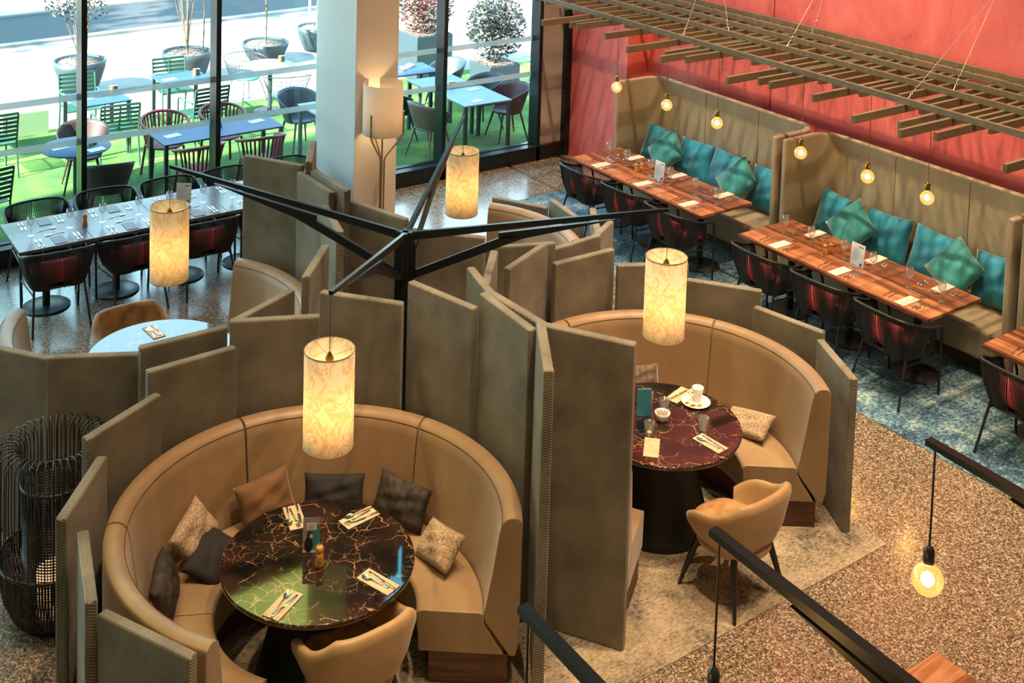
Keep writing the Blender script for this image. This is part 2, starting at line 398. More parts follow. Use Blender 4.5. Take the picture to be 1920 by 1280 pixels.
# ================================================================== THE ROOM
def slab(name, x0, x1, y0, y1, z0, z1, m, bevel=0):
    return structure(MB().box(((x0+x1)/2, (y0+y1)/2, (z0+z1)/2), (x1-x0, y1-y0, z1-z0)).build(name, m, bevel=bevel))
HC = 10.0
slab('floor', -16, 3.0, -18, 0.25, -0.2, 0.0, TERRAZZO)
slab('ceiling', -16, 3.0, -18, 0.25, HC, HC+0.2, CEIL)
slab('wall_left', -16.2, -16, -18, 0.25, 0, HC, WHITEWALL)
slab('wall_back', -16.2, 3.0, -18.2, -18, 0, HC, WHITEWALL)
slab('wall_right', 1.86, 2.1, -18, -1.19, 0, HC, REDWALL)
slab('wall_pier', 1.5, 2.1, -1.19, 0.0, 0, HC, REDWALL)
# fine plaster joints in the red wall
for i, y in enumerate((-3.35, -7.2, -10.9)):
    slab('trim_%d' % (i+1), 1.855, 1.861, y-0.004, y+0.004, 0, HC, mat('dark_plaster_joint', rgb('#5e2019'), 0.8))
# column between the booths and the windows
structure(MB().box((-2.215, -0.62, HC/2), (0.55, 1.0, HC)).build('wall_column', mat('white_column_paint', rgb('#d6d2ca'), 0.6), bevel=0.006))
# window wall: one dark frame, its panes and frosted bands
f = MB()
MX = [-14.44, -12.9, -11.36, -9.82, -8.28, -6.73, -5.17, -3.66, -2.12, -0.58, 0.97]
for x in MX: f.box((x, 0.10, HC/2), (0.058, 0.2, HC))
f.box((-6.7, 0.10, 0.10), (16.4, 0.2, 0.2)); f.box((-6.7, 0.185, 0.11), (16.4, 0.07, 0.2))
f.box((-6.7, -0.006, 0.203), (16.4, 0.02, 0.014))
f.box((-6.7, 0.10, 3.55), (16.4, 0.2, 0.07)); f.box((-6.7, 0.08, 5.52), (16.4, 0.26, 1.16)); f.box((-6.7, 0.10, HC-0.1), (16.4, 0.2, 0.2))
f.box((1.45, 0.10, HC/2), (0.10, 0.24, HC))
structure(f.build('window_1', FRAME))
g = MB()
for a, b in zip([-16.0]+MX[:], MX[:]+[None]):
    if b is None: continue
    g.box(((a+b)/2, 0.18, 1.86), (b-a-0.06, 0.006, 3.30)); g.box(((a+b)/2, 0.18, 4.27), (b-a-0.06, 0.006, 1.36))
structure(g.build('window_2', PANE))
# added tinted panes, unseen above the frame, to colour the table-top reflections
slab('window_added_lime', -16, -2.12, 0.177, 0.183, 6.1, HC-0.2, m_glass_thin('lime_tinted_glass', (1.0, 0.82, 0.34)))
slab('window_added_teal', -2.12, 1.4, 0.177, 0.183, 6.1, HC-0.2, m_glass_thin('teal_tinted_glass', (0.55, 0.85, 0.85)))
b_ = MB()
for a, b in zip([-16.0]+MX[:-1], MX):
    for z in (1.685, 1.185): b_.box(((a+b)/2, 0.1755, z), (b-a-0.06, 0.001, 0.072))
structure(b_.build('window_3', FROST))
slab('trim_5', 1.0, 1.40, 0.06, 0.2, 0.2, HC, BEIGEPANEL)
slab('wall_window_end', 1.5, 3.0, 0.0, 0.25, 0, HC, REDWALL)
# carpets let into the floor
slab('floor_carpet_blue', -0.6, 1.2, -18, -1.13, 0.0, 0.006, BLUERUG)
slab('floor_carpet_beige', -6.87, -1.86, -7.93, -2.75, 0.0, 0.006, BEIGERUG)
# ================================================================== BOOTHS
BOOTH = {  # centre x, y, mirror x, mirror y, turn
 'front left':  (-5.76, -6.87, -1, 1, 0.0),
 'front right': (-3.06, -6.87, 1, 1, 0.0),
 'back left':   (-5.694, -3.982, -1, -1, 0.0),
 'back right':  (-3.003, -4.042, 1, -1, 0.047)}
PZ = {'front left': [1.13, 1.19, 1.27, 1.36, 1.47, 1.60, 1.72, 1.83, 1.91, 1.95],
      'front right': [1.14, 1.18, 1.27, 1.36, 1.45, 1.58, 1.70, 1.82, 1.91, 1.94],
      'back left': [1.127, 1.209, 1.293, 1.368, 1.464, 1.547, 1.661, 1.767, 1.863, 1.908],
      'back right': [1.034, 1.111, 1.221, 1.332, 1.436, 1.548, 1.676, 1.798, 1.903, 1.973]}
ORD = ['lowest', 'second lowest', 'third lowest', 'fourth lowest', 'fifth lowest', 'fifth tallest', 'fourth tallest', 'third tallest', 'second tallest', 'tallest']
WHERE = {'front left': 'booth nearest the camera', 'front right': 'booth with the coffee cup',
         'back left': 'booth behind the wire lantern', 'back right': 'booth beside the floor lamp'}
def bmat(b):
    cx, cy, mx, my, t = BOOTH[b]
    return Matrix.Translation((cx, cy, 0)) @ Matrix.Rotation(t, 4, 'Z') @ Matrix.Diagonal((mx, my, 1, 1))
def panels(b):
    M = bmat(b)
    for k in range(10):
        th = R(-25+25.6*k); ce = Vector((1.31*math.cos(th), 1.31*math.sin(th), 0)); n = Vector((math.cos(th), math.sin(th), 0)); tg = Vector((-n.y, n.x, 0))
        a = R([-2, 11, 11, 11, 11, 11, 11, 11, 3 if 'front' in b else 1, 7][k]); d = tg*math.cos(a)-n*math.sin(a)
        p = M @ ce; q = M @ (ce+d); e = q-p
        h = PZ[b][k]
        o = MB().box((0, 0, h/2), (0.60, 0.062, h)).build('screen_panel', WEAVE, bevel=0.013, seg=3)
        o.location = (p.x, p.y, 0.004); o.rotation_euler = (0, 0, math.atan2(e.y, e.x))
        tag(o, 'woven olive screen panel, %s of the ten around the %s' % (ORD[k], WHERE[b]), 'screen panel', 'screen panels of the %s booth' % b)
def arc_solid(prof, a0, a1, n, M, ends=True):
    mb = MB(); m = len(prof); vs = []
    for i in range(n+1):
        a = R(a0+(a1-a0)*i/n)
        for r, z in prof: vs.append(M @ Vector((r*math.cos(a), r*math.sin(a), z)))
    fs = []
    for i in range(n):
        for k in range(m):
            l = (k+1) % m; fs.append((i*m+k, i*m+l, (i+1)*m+l, (i+1)*m+k))
    fs.append(tuple(range(m))); fs.append(tuple(range(n*m, n*m+m)))
    return mb.add(vs, fs, True)
STITCH = mat('stitched_seam_thread', rgb('#4d3823'), 0.8)
def bench(b):
    M = bmat(b); cx, cy = BOOTH[b][:2]
    T = Matrix.Translation((-cx, -cy, 0)) @ M
    seatm = LEATHER
    root = thing('curved_banquette', 'curved tan leather banquette seat of the %s' % WHERE[b], 'banquette', (cx, cy, 0.0), 0, 'curved booth banquettes')
    back = [(1.165, 0.20), (1.185, 0.28), (1.185, 1.005), (1.178, 1.03), (1.155, 1.042), (1.12, 1.042), (1.09, 1.03), (1.066, 1.0), (1.052, 0.94), (1.02, 0.70), (0.985, 0.5), (0.975, 0.44), (0.985, 0.40), (1.13, 0.20)]
    for k in range(4):
        a0 = -37+63.5*k+(0.25 if k else 0); a1 = -37+63.5*(k+1)-(0.25 if k < 3 else 0)
        br = arc_solid(back, a0, a1, 22, T).build('backrest', seatm, root, bevel=0.008)
        MB().tube([T @ Vector((1.069*math.cos(R(a0+(a1-a0)*i/22)), 1.069*math.sin(R(a0+(a1-a0)*i/22)), 1.008)) for i in range(23)], 0.0022, 5).build('stitched_seam', STITCH, br)
    st = [(0.60, 0.205), (1.10, 0.203), (0.98, 0.385), (0.972, 0.448), (0.95, 0.456), (0.62, 0.458), (0.592, 0.450), (0.580, 0.432), (0.585, 0.41)]
    for k in range(4):
        a0 = -37+63.5*k+(0.2 if k else 0); a1 = -37+63.5*(k+1)-(0.2 if k < 3 else 0)
        se = arc_solid(st, a0, a1, 22, T).build('seat', seatm, root, bevel=0.008)
        MB().tube([T @ Vector((0.5815*math.cos(R(a0+(a1-a0)*i/22)), 0.5815*math.sin(R(a0+(a1-a0)*i/22)), 0.436)) for i in range(23)], 0.0022, 5).build('stitched_seam', STITCH, se)
    arc_solid([(0.66, 0.006), (1.12, 0.006), (1.12, 0.20), (0.66, 0.20)], -36, 216, 70, T).build('plinth', PLINTH, root, bevel=0.004, label='dark wooden plinth')
for b in BOOTH: panels(b); bench(b)

# ---- round pedestal tables
def round_table(b, x, y):
    root = thing('round_table', 'round dark veined marble table in the middle of the %s' % WHERE[b], 'table', (x, y, 0), 0, 'round booth tables')
    MB().lathe([(0.0, 0.718), (0.545, 0.718), (0.558, 0.724), (0.56, 0.734), (0.56, 0.742), (0.557, 0.748), (0.553, 0.75), (0.552, 0.75), (0.54, 0.75), (0.0, 0.75)], 96).build('table_top', MARBLE, root)
    MB().lathe([(0.28, 0.69), (0.50, 0.69), (0.52, 0.70), (0.52, 0.717), (0.28, 0.717)], 64).build('under_frame', BASE, root)
    MB().lathe([(0.36, 0.006), (0.365, 0.02), (0.355, 0.05), (0.26, 0.42), (0.235, 0.60), (0.30, 0.69)], 64).build('pedestal', BASE, root)
TAB = {'front left': (-5.757, -6.874), 'front right': (-3.059, -6.872), 'back left': (-5.70, -4.02), 'back right': (-3.0, -4.05)}
for b, (x, y) in TAB.items(): round_table(b, x, y)

# ---- steel post with four arms, a shade hanging from each tip
PX, PY = -4.40, -5.50
post = thing('branching_lamp_post', 'black steel post with four tapering arms rising between the four booths', 'lamp post', (PX, PY, 0))
def arm_poly(L, z0, z1, d0=0.30, dm=0.135, s=0.46):
    # outline in (along, height): top chord rises to the tip, brace below leaves an open triangle
    def top(t): return z0+(z1-z0)*t/L
    m = MB()
    ys = s*L
    outer = [(0, top(0)), (L, top(L)), (L, top(L)-0.028), (ys*1.35, top(ys*1.35)-0.055), (ys, top(ys)-dm), (0, top(0)-d0-0.06), (0, top(0)-d0), (ys*0.86, top(ys*0.86)-dm*0.72), (0.05, top(0)-0.085), (0, top(0)-0.075)]
    return outer
def arm(px, py, tx, ty, z0, z1, parent, d0=0.30, w=0.025):
    L = math.hypot(tx-px, ty-py); a = math.atan2(ty-py, tx-px)
    M = Matrix.Translation((0, 0, 0)) @ Matrix.Rotation(a, 4, 'Z') @ Matrix.Rotation(R(90), 4, 'X')
    def top(t): return z0+(z1-z0)*t/L
    s = 0.46*L; e = 0.05
    mb = MB()
    # three convex strips make the plate: chord, gusset, brace
    mb.plate([(e, top(e)), (L, top(L)), (L, top(L)-0.024), (e, top(e)-0.062)], M, w)
    mb.plate([(s*0.80, top(s*0.8)-0.066), (s*1.75, top(s*1.75)-0.045), (s, top(s)-0.125), (s*0.80, top(s*0.8)-0.105)], M, w)
    mb.plate([(e, top(0)-d0-0.05), (e, top(0)-d0+0.01), (s*0.88, top(s*0.88)-0.085), (s, top(s)-0.125)], M, w)
    mb.plate([(e, top(0)-0.07), (e+0.03, top(0)-0.07), (e+0.03, top(0)-d0-0.02), (e, top(0)-d0-0.04)], M, w)
    return mb.build('arm', ARM, parent)
LAMP = {'front left': (-5.71, -6.88, 2.0, 2.34), 'front right': (-3.12, -6.91, 2.0, 2.34), 'back left': (-5.68, -4.12, 1.95, 2.27), 'back right': (-3.0, -4.12, 1.95, 2.27)}
pm = MB()
for k in range(4):
    a = R(45+90*k); pm.box((0.045*math.cos(a), 0.045*math.sin(a), 0.98), (0.05, 0.05, 1.95), rz=a)
pm.box((0, 0, 0.97), (0.085, 0.085, 1.90))
pm.build('mast', ARM, post, bevel=0.003)
MB().lathe([(0.0, 0.006), (0.2, 0.006), (0.2, 0.018), (0.0, 0.018)], 32).build('foot_plate', ARM, post)
TRIM = mat('bronze_trim', rgb('#7d6a42'), 0.5)
def pendant(b, x, y, zt, ztip):
    root = thing('pendant_lamp', 'cylindrical mottled parchment pendant lamp hanging over the %s' % WHERE[b], 'lamp', (x, y, zt-0.58), 0, 'parchment pendant lamps')
    h = 0.575
    s = MB().lathe([(0.145, 0.0), (0.1455, h), (0.143, h), (0.1425, 0.0), (0.145, 0.0)], 64, cap0=False, cap1=False)
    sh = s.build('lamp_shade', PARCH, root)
    rim = MB()
    for z in (0.0, h): MB().tube([(0.145*math.cos(2*PI*k/64), 0.145*math.sin(2*PI*k/64), z) for k in range(64)], 0.0026, 6, closed=True).build('shade_rim', TRIM, sh)
    sp = MB()
    for k in range(3):
        a = R(100+120*k); sp.cyl((0, 0, h-0.045), (0.143*math.cos(a), 0.143*math.sin(a), h-0.006), 0.0012, n=6)
    sp.build('spider', BRASS, sh)
    bh = MB().lathe([(0.0, h-0.11), (0.02, h-0.11), (0.024, h-0.05), (0.016, h-0.035), (0.009, h-0.02), (0.004, h-0.015), (0, h-0.01)], 24).build('bulb_holder', BRASS, root)
    MB().lathe([(0.0, h-0.235), (0.025, h-0.225), (0.042, h-0.19), (0.038, h-0.15), (0.02, h-0.11), (0, h-0.11)], 24).build('bulb', WARMGLOW, bh)
    MB().cyl((0, 0, h-0.012), (0, 0, ztip-(zt-0.58)-0.012), 0.0022, n=8).build('cord', BLACK, root)
    for dz, e in ((h-0.30, 5.0), (0.14, 3.0)):
        d = bpy.data.lights.new('pendant_bulb', 'POINT'); o = bpy.data.objects.new('pendant_bulb', d); COL.objects.link(o)
        d.energy = e*1.15; d.color = (1.0, 0.70, 0.40); d.shadow_soft_size = 0.04; o.location = (x, y, zt-0.58+dz)
for b, (x, y, zt, ztip) in LAMP.items():
    arm(0, 0, x-PX, y-PY, 1.95, ztip, post)
    pendant(b, x, y, zt, ztip)
# ================================================================== DINING TABLES, CHAIRS, WALL BENCHES
def rope_chair():
    root = thing('rope_armchair', 'x', 'chair', (0, 0, 0), 0, 'rope armchairs at the long tables')
    half = [(0.275, 0.245, 0.54), (0.285, 0.235, 0.60), (0.298, 0.205, 0.645), (0.308, 0.15, 0.665), (0.318, 0.05, 0.68), (0.322, -0.06, 0.705), (0.318, -0.16, 0.745), (0.295, -0.235, 0.772), (0.24, -0.278, 0.782), (0.14, -0.300, 0.787), (0.0, -0.308, 0.789)]
    rim = half+[(-x, y, z) for x, y, z in half[-2::-1]]
    MB().tube(rim, 0.0125, 8).build('arm_rail', BLACK, root)
    def ringp(t):   # seat ring, rounded rectangle
        a = 2*PI*t; c, s = math.cos(a), math.sin(a); e = 0.45
        return Vector((0.245*math.copysign(abs(c)**e, c), 0.02+0.225*math.copysign(abs(s)**e, s), 0.42))
    MB().tube([ringp(k/40) for k in range(40)], 0.012, 8, closed=True).build('seat_frame', BLACK, root)
    MB().box((0, 0.02, 0.418), (0.44, 0.40, 0.012)).build('seat_base', CORD, root, bevel=0.004)
    for s in (-1, 1):
        MB().tube([(s*0.262, 0.265, 0.0), (s*0.275, 0.247, 0.54)], 0.0115, 8).build('leg', BLACK, root)
        MB().tube([(s*0.262, -0.285, 0.0), (s*0.225, -0.165, 0.42)], 0.0115, 8).build('leg', BLACK, root)
        MB().tube([(s*0.268, 0.256, 0.36), (s*0.232, -0.185, 0.36)], 0.008, 8).build('stretcher', BLACK, root)
    # cords: from the rail down to the seat ring, wrapped dense
    pts = [Vector(p) for p in rim]; L = [0]
    for a, b in zip(pts, pts[1:]): L.append(L[-1]+(b-a).length)
    def rimp(u):
        d = u*L[-1]
        for i in range(len(L)-1):
            if d <= L[i+1]: return pts[i].lerp(pts[i+1], (d-L[i])/(L[i+1]-L[i]))
        return pts[-1]
    cm = MB(); N = 92
    for i in range(N):
        u = 0.13+0.74*i/(N-1); p = rimp(u); w = (u-0.13)/0.74
        q = ringp(0.03-0.56*w); q.z = 0.405
        if q.y < -0.1: q.y -= 0.005
        mid = p.lerp(q, 0.5)+Vector((p.x*0.05, p.y*0.06, 0))
        cm.tube([p, mid, q], 0.0052, 4, smooth=False, caps=False)
    cm.build('cord_weave', CORD, root)
    cushion_mb(0.43, 0.42, 0.07).xform(Matrix.Translation((0, 0.03, 0.462))).build('seat_cushion', REDCUSH, root)
    cushion_mb(0.36, 0.22, 0.08).xform(Matrix.Translation((0, -0.17, 0.56)) @ Matrix.Rotation(R(76), 4, 'X')).build('back_cushion', REDCUSH, root)
    return root
def cushion_mb(w, h, t, n=17, puff=0.42, pinch=0.06, seed=0, wr=0.0):
    rnd = random.Random(seed); ph = [rnd.uniform(0, 6.28) for _ in range(6)]
    mb = MB(); vs = []; idx = {}
    def P(i, j, s):
        u, v = 2*i/(n-1)-1, 2*j/(n-1)-1
        x = w/2*u*(1-pinch*(1-v*v)); y = h/2*v*(1-pinch*(1-u*u))
        z = t/2*max(0.0, (1-abs(u)**2.6)*(1-abs(v)**2.6))**puff
        z += wr*t*(math.sin(5*u+3*v+ph[0])*0.5+math.sin(9*v-4*u+ph[1])*0.35)*(1-u*u)*(1-v*v)
        return (x, y, s*z)
    for s in (1, -1):
        for i in range(n):
            for j in range(n):
                edge = i in (0, n-1) or j in (0, n-1)
                if edge and s == -1: idx[(i, j, -1)] = idx[(i, j, 1)]; continue
                idx[(i, j, s)] = len(vs); vs.append(P(i, j, s))
    fs = []
    for s in (1, -1):
        for i in range(n-1):
            for j in range(n-1):
                q = (idx[(i, j, s)], idx[(i+1, j, s)], idx[(i+1, j+1, s)], idx[(i, j+1, s)])
                fs.append(q if s == 1 else q[::-1])
    return mb.add(vs, fs, True)
CHAIR = Pool(rope_chair())

def pedestal_module(name, lab, w, d, topm, t=0.032):
    root = thing(name, lab, 'table')
    MB().box((0, 0, 0.75-t/2), (w-0.003, d, t)).build('table_top', topm, root, bevel=0.003)
    MB().box((0, 0, 0.70), (w*0.7, d*0.6, 0.03)).build('under_bracket', BASE, root)
    MB().cyl((0, 0, 0.02), (0, 0, 0.70), 0.036, n=20).build('column', BASE, root)
    MB().lathe([(0.0, 0.0), (0.225, 0.0), (0.225, 0.010), (0.21, 0.016), (0.05, 0.022), (0.0, 0.022)], 48).build('foot_disc', DISC, root)
    return root
# cutlery and tableware prototypes (length along x)
def flat_blade(prof, t=0.0022):
    # prof: list of (x, halfwidth, z)
    mb = MB(); vs = []; n = len(prof)
    for x, h, z in prof:
        for sy, sz in ((-1, 0), (1, 0), (0.75, 1), (-0.75, 1)): vs.append((x, sy*h, z+sz*t))
    fs = [(0, 1, 2, 3), ((n-1)*4+3, (n-1)*4+2, (n-1)*4+1, (n-1)*4)]
    for i in range(n-1):
        for k in range(4):
            l = (k+1) % 4; fs.append((i*4+k, i*4+l, i*4+4+l, i*4+4+k))
    return mb.add(vs, fs, True)
def knife():
    r = thing('knife', 'x', 'knife')
    flat_blade([(-0.01, 0.009, 0.001), (0.02, 0.010, 0.001), (0.08, 0.0095, 0.0012), (0.11, 0.004, 0.0015)], 0.0014).build('blade', STEEL, r)
    flat_blade([(-0.105, 0.007, 0.001), (-0.09, 0.0085, 0.001), (-0.04, 0.006, 0.001), (-0.01, 0.005, 0.001)], 0.006).build('handle', STEEL, r)
    return r
def fork():
    r = thing('fork', 'x', 'fork')
    flat_blade([(-0.10, 0.007, 0.001), (-0.085, 0.0075, 0.001), (-0.02, 0.003, 0.005), (0.025, 0.0035, 0.004)], 0.003).build('handle', STEEL, r)
    h = flat_blade([(0.022, 0.004, 0.004), (0.035, 0.012, 0.001), (0.055, 0.0125, 0.001)], 0.002)
    for k in range(4): h.bar((0.054, -0.0105+0.007*k, 0.003), (0.098, -0.0095+0.0063*k, 0.007), 0.0032, 0.002)
    h.build('tines', STEEL, r); return r
def spoon():
    r = thing('spoon', 'x', 'spoon')
    flat_blade([(-0.10, 0.007, 0.001), (-0.085, 0.0075, 0.001), (-0.02, 0.003, 0.005), (0.03, 0.003, 0.005)], 0.003).build('handle', STEEL, r)
    MB().grid(lambda a, b: (0.058+0.032*a_(a)*math.cos(2*PI*b), 0.019*a_(a)*math.sin(2*PI*b), 0.001+0.006*a_(a)**2), 6, 16, cv=True).build('bowl', STEEL, r); return r
def a_(a): return a
def wine_glass():
    r = thing('wine_glass', 'x', 'glass')
    MB().lathe([(0.0, 0.088), (0.012, 0.09), (0.028, 0.105), (0.036, 0.13), (0.035, 0.16), (0.029, 0.19), (0.0283, 0.19), (0.034, 0.16), (0.035, 0.13), (0.027, 0.107), (0.011, 0.093), (0.0, 0.091)], 28).build('bowl', DRINK, r)
    MB().lathe([(0.033, 0.0), (0.033, 0.0015), (0.012, 0.004), (0.0045, 0.012), (0.0038, 0.05), (0.005, 0.08), (0.012, 0.0885)], 20).build('stem', DRINK, r); return r
def tumbler():
    r = MB().lathe([(0.0, 0.0), (0.028, 0.0), (0.030, 0.004), (0.038, 0.092), (0.0365, 0.092), (0.0285, 0.012), (0.0, 0.010)], 32).build('tumbler', DRINK); return tag(r, 'x', 'glass')
def mill(w=1.0):
    r = thing('pepper_mill', 'x', 'pepper mill')
    MB().lathe([(0, 0), (0.027*w, 0), (0.028*w, 0.01), (0.021*w, 0.045), (0.022*w, 0.066), (0.0, 0.066)], 28).build('body', MILLWOOD, r)
    MB().lathe([(0, 0.0665), (0.019*w, 0.0665), (0.024*w, 0.075), (0.024*w, 0.088), (0.017*w, 0.097), (0, 0.099)], 28).build('head', MILLWOOD, r)
    MB().lathe([(0, 0.099), (0.004, 0.099), (0.006, 0.104), (0.004, 0.109), (0, 0.11)], 12).build('knob', STEEL, r); return r
def napkin(m, w, h):
    r = MB().box((0, 0, 0.0025), (w, h, 0.005)).build('napkin', m, bevel=0.0015); tag(r, 'x', 'napkin'); return r
KN, FK, SP, WG, TB, ML = Pool(knife()), Pool(fork()), Pool(spoon()), Pool(wine_glass()), Pool(tumbler()), Pool(mill())
NW, NK = Pool(napkin(PAPER, 0.235, 0.105)), Pool(napkin(KRAFT, 0.235, 0.105))
GREYNAP = m_simple_noise('grey_paper_napkin', rgb('#837e80'), rgb('#8d888a'), 25, 0.6)
NG = Pool(napkin(GREYNAP, 0.19, 0.115))
Z = 0.7505
def item(pool, p, q, lab, grp, z=Z):
    a = math.atan2(q[1]-p[1], q[0]-p[0]); return pool.put(((p[0]+q[0])/2, (p[1]+q[1])/2, z), a, lab, grp)
def menu_card(x, y, ang, where, w=0.155, h=0.21):
    r = thing('menu_card', 'standing menu card on the '+where, 'menu', (x, y, Z), ang, 'standing menu cards')
    M = Matrix.Rotation(R(-6), 4, 'X')
    cd_ = MB().box((0, 0, h/2+0.008), (w, 0.002, h), M=None).xform(M).build('card', CARD, r)
    MB().box((0, 0.0, 0.004), (w+0.01, 0.04, 0.008)).build('stand', DRINK, r)
    ln = MB()
    for k in range(11):
        L = 0.05+0.035*((k*7) % 5)/4
        if k == 0: continue
        ln.box((-0.025+0.5*(L-0.07), -0.0016, h-0.03-0.012*k), (L, 0.0006, 0.0022))
    ln.xform(M).build('print', PRINT, cd_)
    MB().box((0.035, -0.0016, h-0.02), (0.055, 0.0006, 0.008)).xform(M).build('heading', HEADP, cd_)
    bl = MB(); rn = random.Random(3)
    for k in range(26): 
        a = rn.uniform(0, PI*0.6)+PI*0.5; L = rn.uniform(0.01, 0.034); bl.bar((0.058, -0.0016, 0.02), (0.058+L*math.cos(a), -0.0016, 0.02+L*math.sin(a)), 0.003, 0.0006, up=(0, 1, 0))
    bl.xform(M).build('illustration', INK, cd_)
CARD = mat('menu_card_paper', rgb('#dfe3e2'), 0.5); PRINT = mat('menu_print', rgb('#8f9aa0'), 0.6); HEADP = mat('menu_heading', rgb('#2f5a50'), 0.6); INK = mat('menu_ink_blue', rgb('#3b5677'), 0.6)

# ---- wooden tables along the red wall
WT = Pool(pedestal_module('wooden_table', 'x', 0.74, 0.79, WALNUT))
BAY = [('far', -1.90, 3), ('middle', -4.67, 3), ('near', -7.40, 2)]
POS = {3: ['far', 'middle', 'near'], 2: ['far', 'near']}
for bay, y0, n in BAY:
    for k in range(n):
        yc = y0-0.37-0.74*k; w = '%s table of the %s bench bay' % (POS[n][k], bay)
        WT.put((0.395, yc, 0.0), R(90), 'walnut pedestal table, %s' % w.replace(' table', ''), 'walnut tables along the red wall')
        CHAIR.put((-0.03+0.008*((k*5) % 3), yc-0.09, 0.006), R(-90+(-2, 3, -1)[k]), 'black rope armchair pulled up to the '+w, None)
        if bay == 'near' and k == 1: continue
        g = 'place settings on the wooden tables'
        NW.put((0.155, yc-0.045, Z), 0, 'white napkin, aisle side, '+w, g+' napkins'); NW.put((0.68, yc-0.05, Z), R(2), 'white napkin, bench side, '+w, g+' napkins')
        item(KN, (0.03, yc-0.155), (0.29, yc-0.165), 'knife nearer the napkin, aisle side, '+w, g+' knives'); item(KN, (0.03, yc-0.185), (0.30, yc-0.195), 'outer knife, aisle side, '+w, g+' knives')
        item(FK, (0.03, yc+0.085), (0.27, yc+0.115), 'fork nearer the napkin, aisle side, '+w, g+' forks'); item(FK, (0.02, yc+0.13), (0.25, yc+0.16), 'outer fork, aisle side, '+w, g+' forks')
        item(SP, (0.38, yc+0.10), (0.345, yc-0.11), 'dessert spoon above the napkin, aisle side, '+w, g+' spoons')
        item(KN, (0.55, yc+0.10), (0.77, yc+0.10), 'knife nearer the napkin, bench side, '+w, g+' knives'); item(KN, (0.55, yc+0.13), (0.77, yc+0.13), 'outer knife, bench side, '+w, g+' knives')
        item(FK, (0.76, yc-0.17), (0.56, yc-0.16), 'fork nearer the napkin, bench side, '+w, g+' forks'); item(FK, (0.76, yc-0.20), (0.56, yc-0.19), 'outer fork, bench side, '+w, g+' forks')
        item(SP, (0.49, yc+0.07), (0.53, yc-0.11), 'dessert spoon above the napkin, bench side, '+w, g+' spoons')
        WG.put((0.42, yc+0.125, Z), 0, 'wine glass nearer the aisle, '+w, g+' glasses'); WG.put((0.415, yc-0.215, Z), 0, 'wine glass nearer the bench, '+w, g+' glasses')
for bay, d in (('far', 2.77), ('middle', 0.0)):
    ML.put((0.36, -5.48+d, Z), 0, 'wooden pepper mill on the aisle half, middle table of the %s bench bay' % bay, 'wooden mills'); ML.put((0.44, -5.48+d, Z), 0, 'wooden salt mill on the bench half, middle table of the %s bench bay' % bay, 'wooden mills', (0.95, 0.95, 0.9))
    menu_card(0.385, -5.83+d, R(-90), 'middle table of the %s bench bay' % bay)
# ---- grey table run by the window
LM = Pool(pedestal_module('grey_table', 'x', 0.68, 0.80, LAMINATE))
NTH = ['first', 'second', 'third', 'fourth', 'fifth']
for k in range(5):
    xc = -5.84+0.68*k; yc = -1.10; w = '%s grey table from the left' % NTH[k]
    LM.put((xc, yc, 0), 0, 'grey laminate pedestal table by the window, %s from the left' % NTH[k], 'grey tables by the window')
    xf = -5.845+0.725*k
    if k < 4: CHAIR.put((xf, -1.47, 0), R((-3, 2, -1, 3)[k]), 'black rope armchair on the room side of the '+w)
    CHAIR.put((-5.76+0.685*k, -0.59, 0), R(180+(2, -3, 1, 2, 0)[k]), 'black rope armchair on the window side of the '+w)
    if k == 4: continue
    g = 'place settings on the grey tables'
    NG.put((xc+0.05, -1.375, Z), R(90), 'grey napkin, room side, '+w, g+' napkins'); NG.put((xc+0.04, -0.84, Z), R(90), 'grey napkin, window side, '+w, g+' napkins')
    item(FK, (xc-0.145, -1.48), (xc-0.145, -1.25), 'outer fork, room side, '+w, g+' forks'); item(FK, (xc-0.105, -1.49), (xc-0.105, -1.26), 'fork nearer the napkin, room side, '+w, g+' forks')
    item(KN, (xc+0.215, -1.47), (xc+0.215, -1.25), 'knife nearer the napkin, room side, '+w, g+' knives'); item(KN, (xc+0.25, -1.47), (xc+0.25, -1.25), 'outer knife, room side, '+w, g+' knives')
    item(SP, (xc+0.14, -1.20), (xc-0.04, -1.21), 'dessert spoon, room side, '+w, g+' spoons')
    item(KN, (xc-0.185, -0.76), (xc-0.185, -0.97), 'outer knife, window side, '+w, g+' knives'); item(KN, (xc-0.15, -0.76), (xc-0.15, -0.97), 'knife nearer the napkin, window side, '+w, g+' knives')
    item(FK, (xc+0.17, -0.74), (xc+0.17, -0.94), 'fork nearer the napkin, window side, '+w, g+' forks'); item(FK, (xc+0.205, -0.74), (xc+0.205, -0.94), 'outer fork, window side, '+w, g+' forks')
    item(SP, (xc-0.07, -1.07), (xc+0.11, -1.04), 'dessert spoon, window side, '+w, g+' spoons')
    WG.put((xc-0.15, -1.14, Z), 0, 'wine glass for the room side seat, '+w, g+' glasses'); WG.put((xc+0.22, -1.12, Z), 0, 'wine glass for the window side seat, '+w, g+' glasses')
ML.put((-5.485, -1.15, Z), 0, 'wooden pepper mill with steel knob on the grey table run', 'wooden mills', (1.0, 1.0, 1.25))
menu_card(-4.455, -1.065, R(-35), 'grey table run by the window')

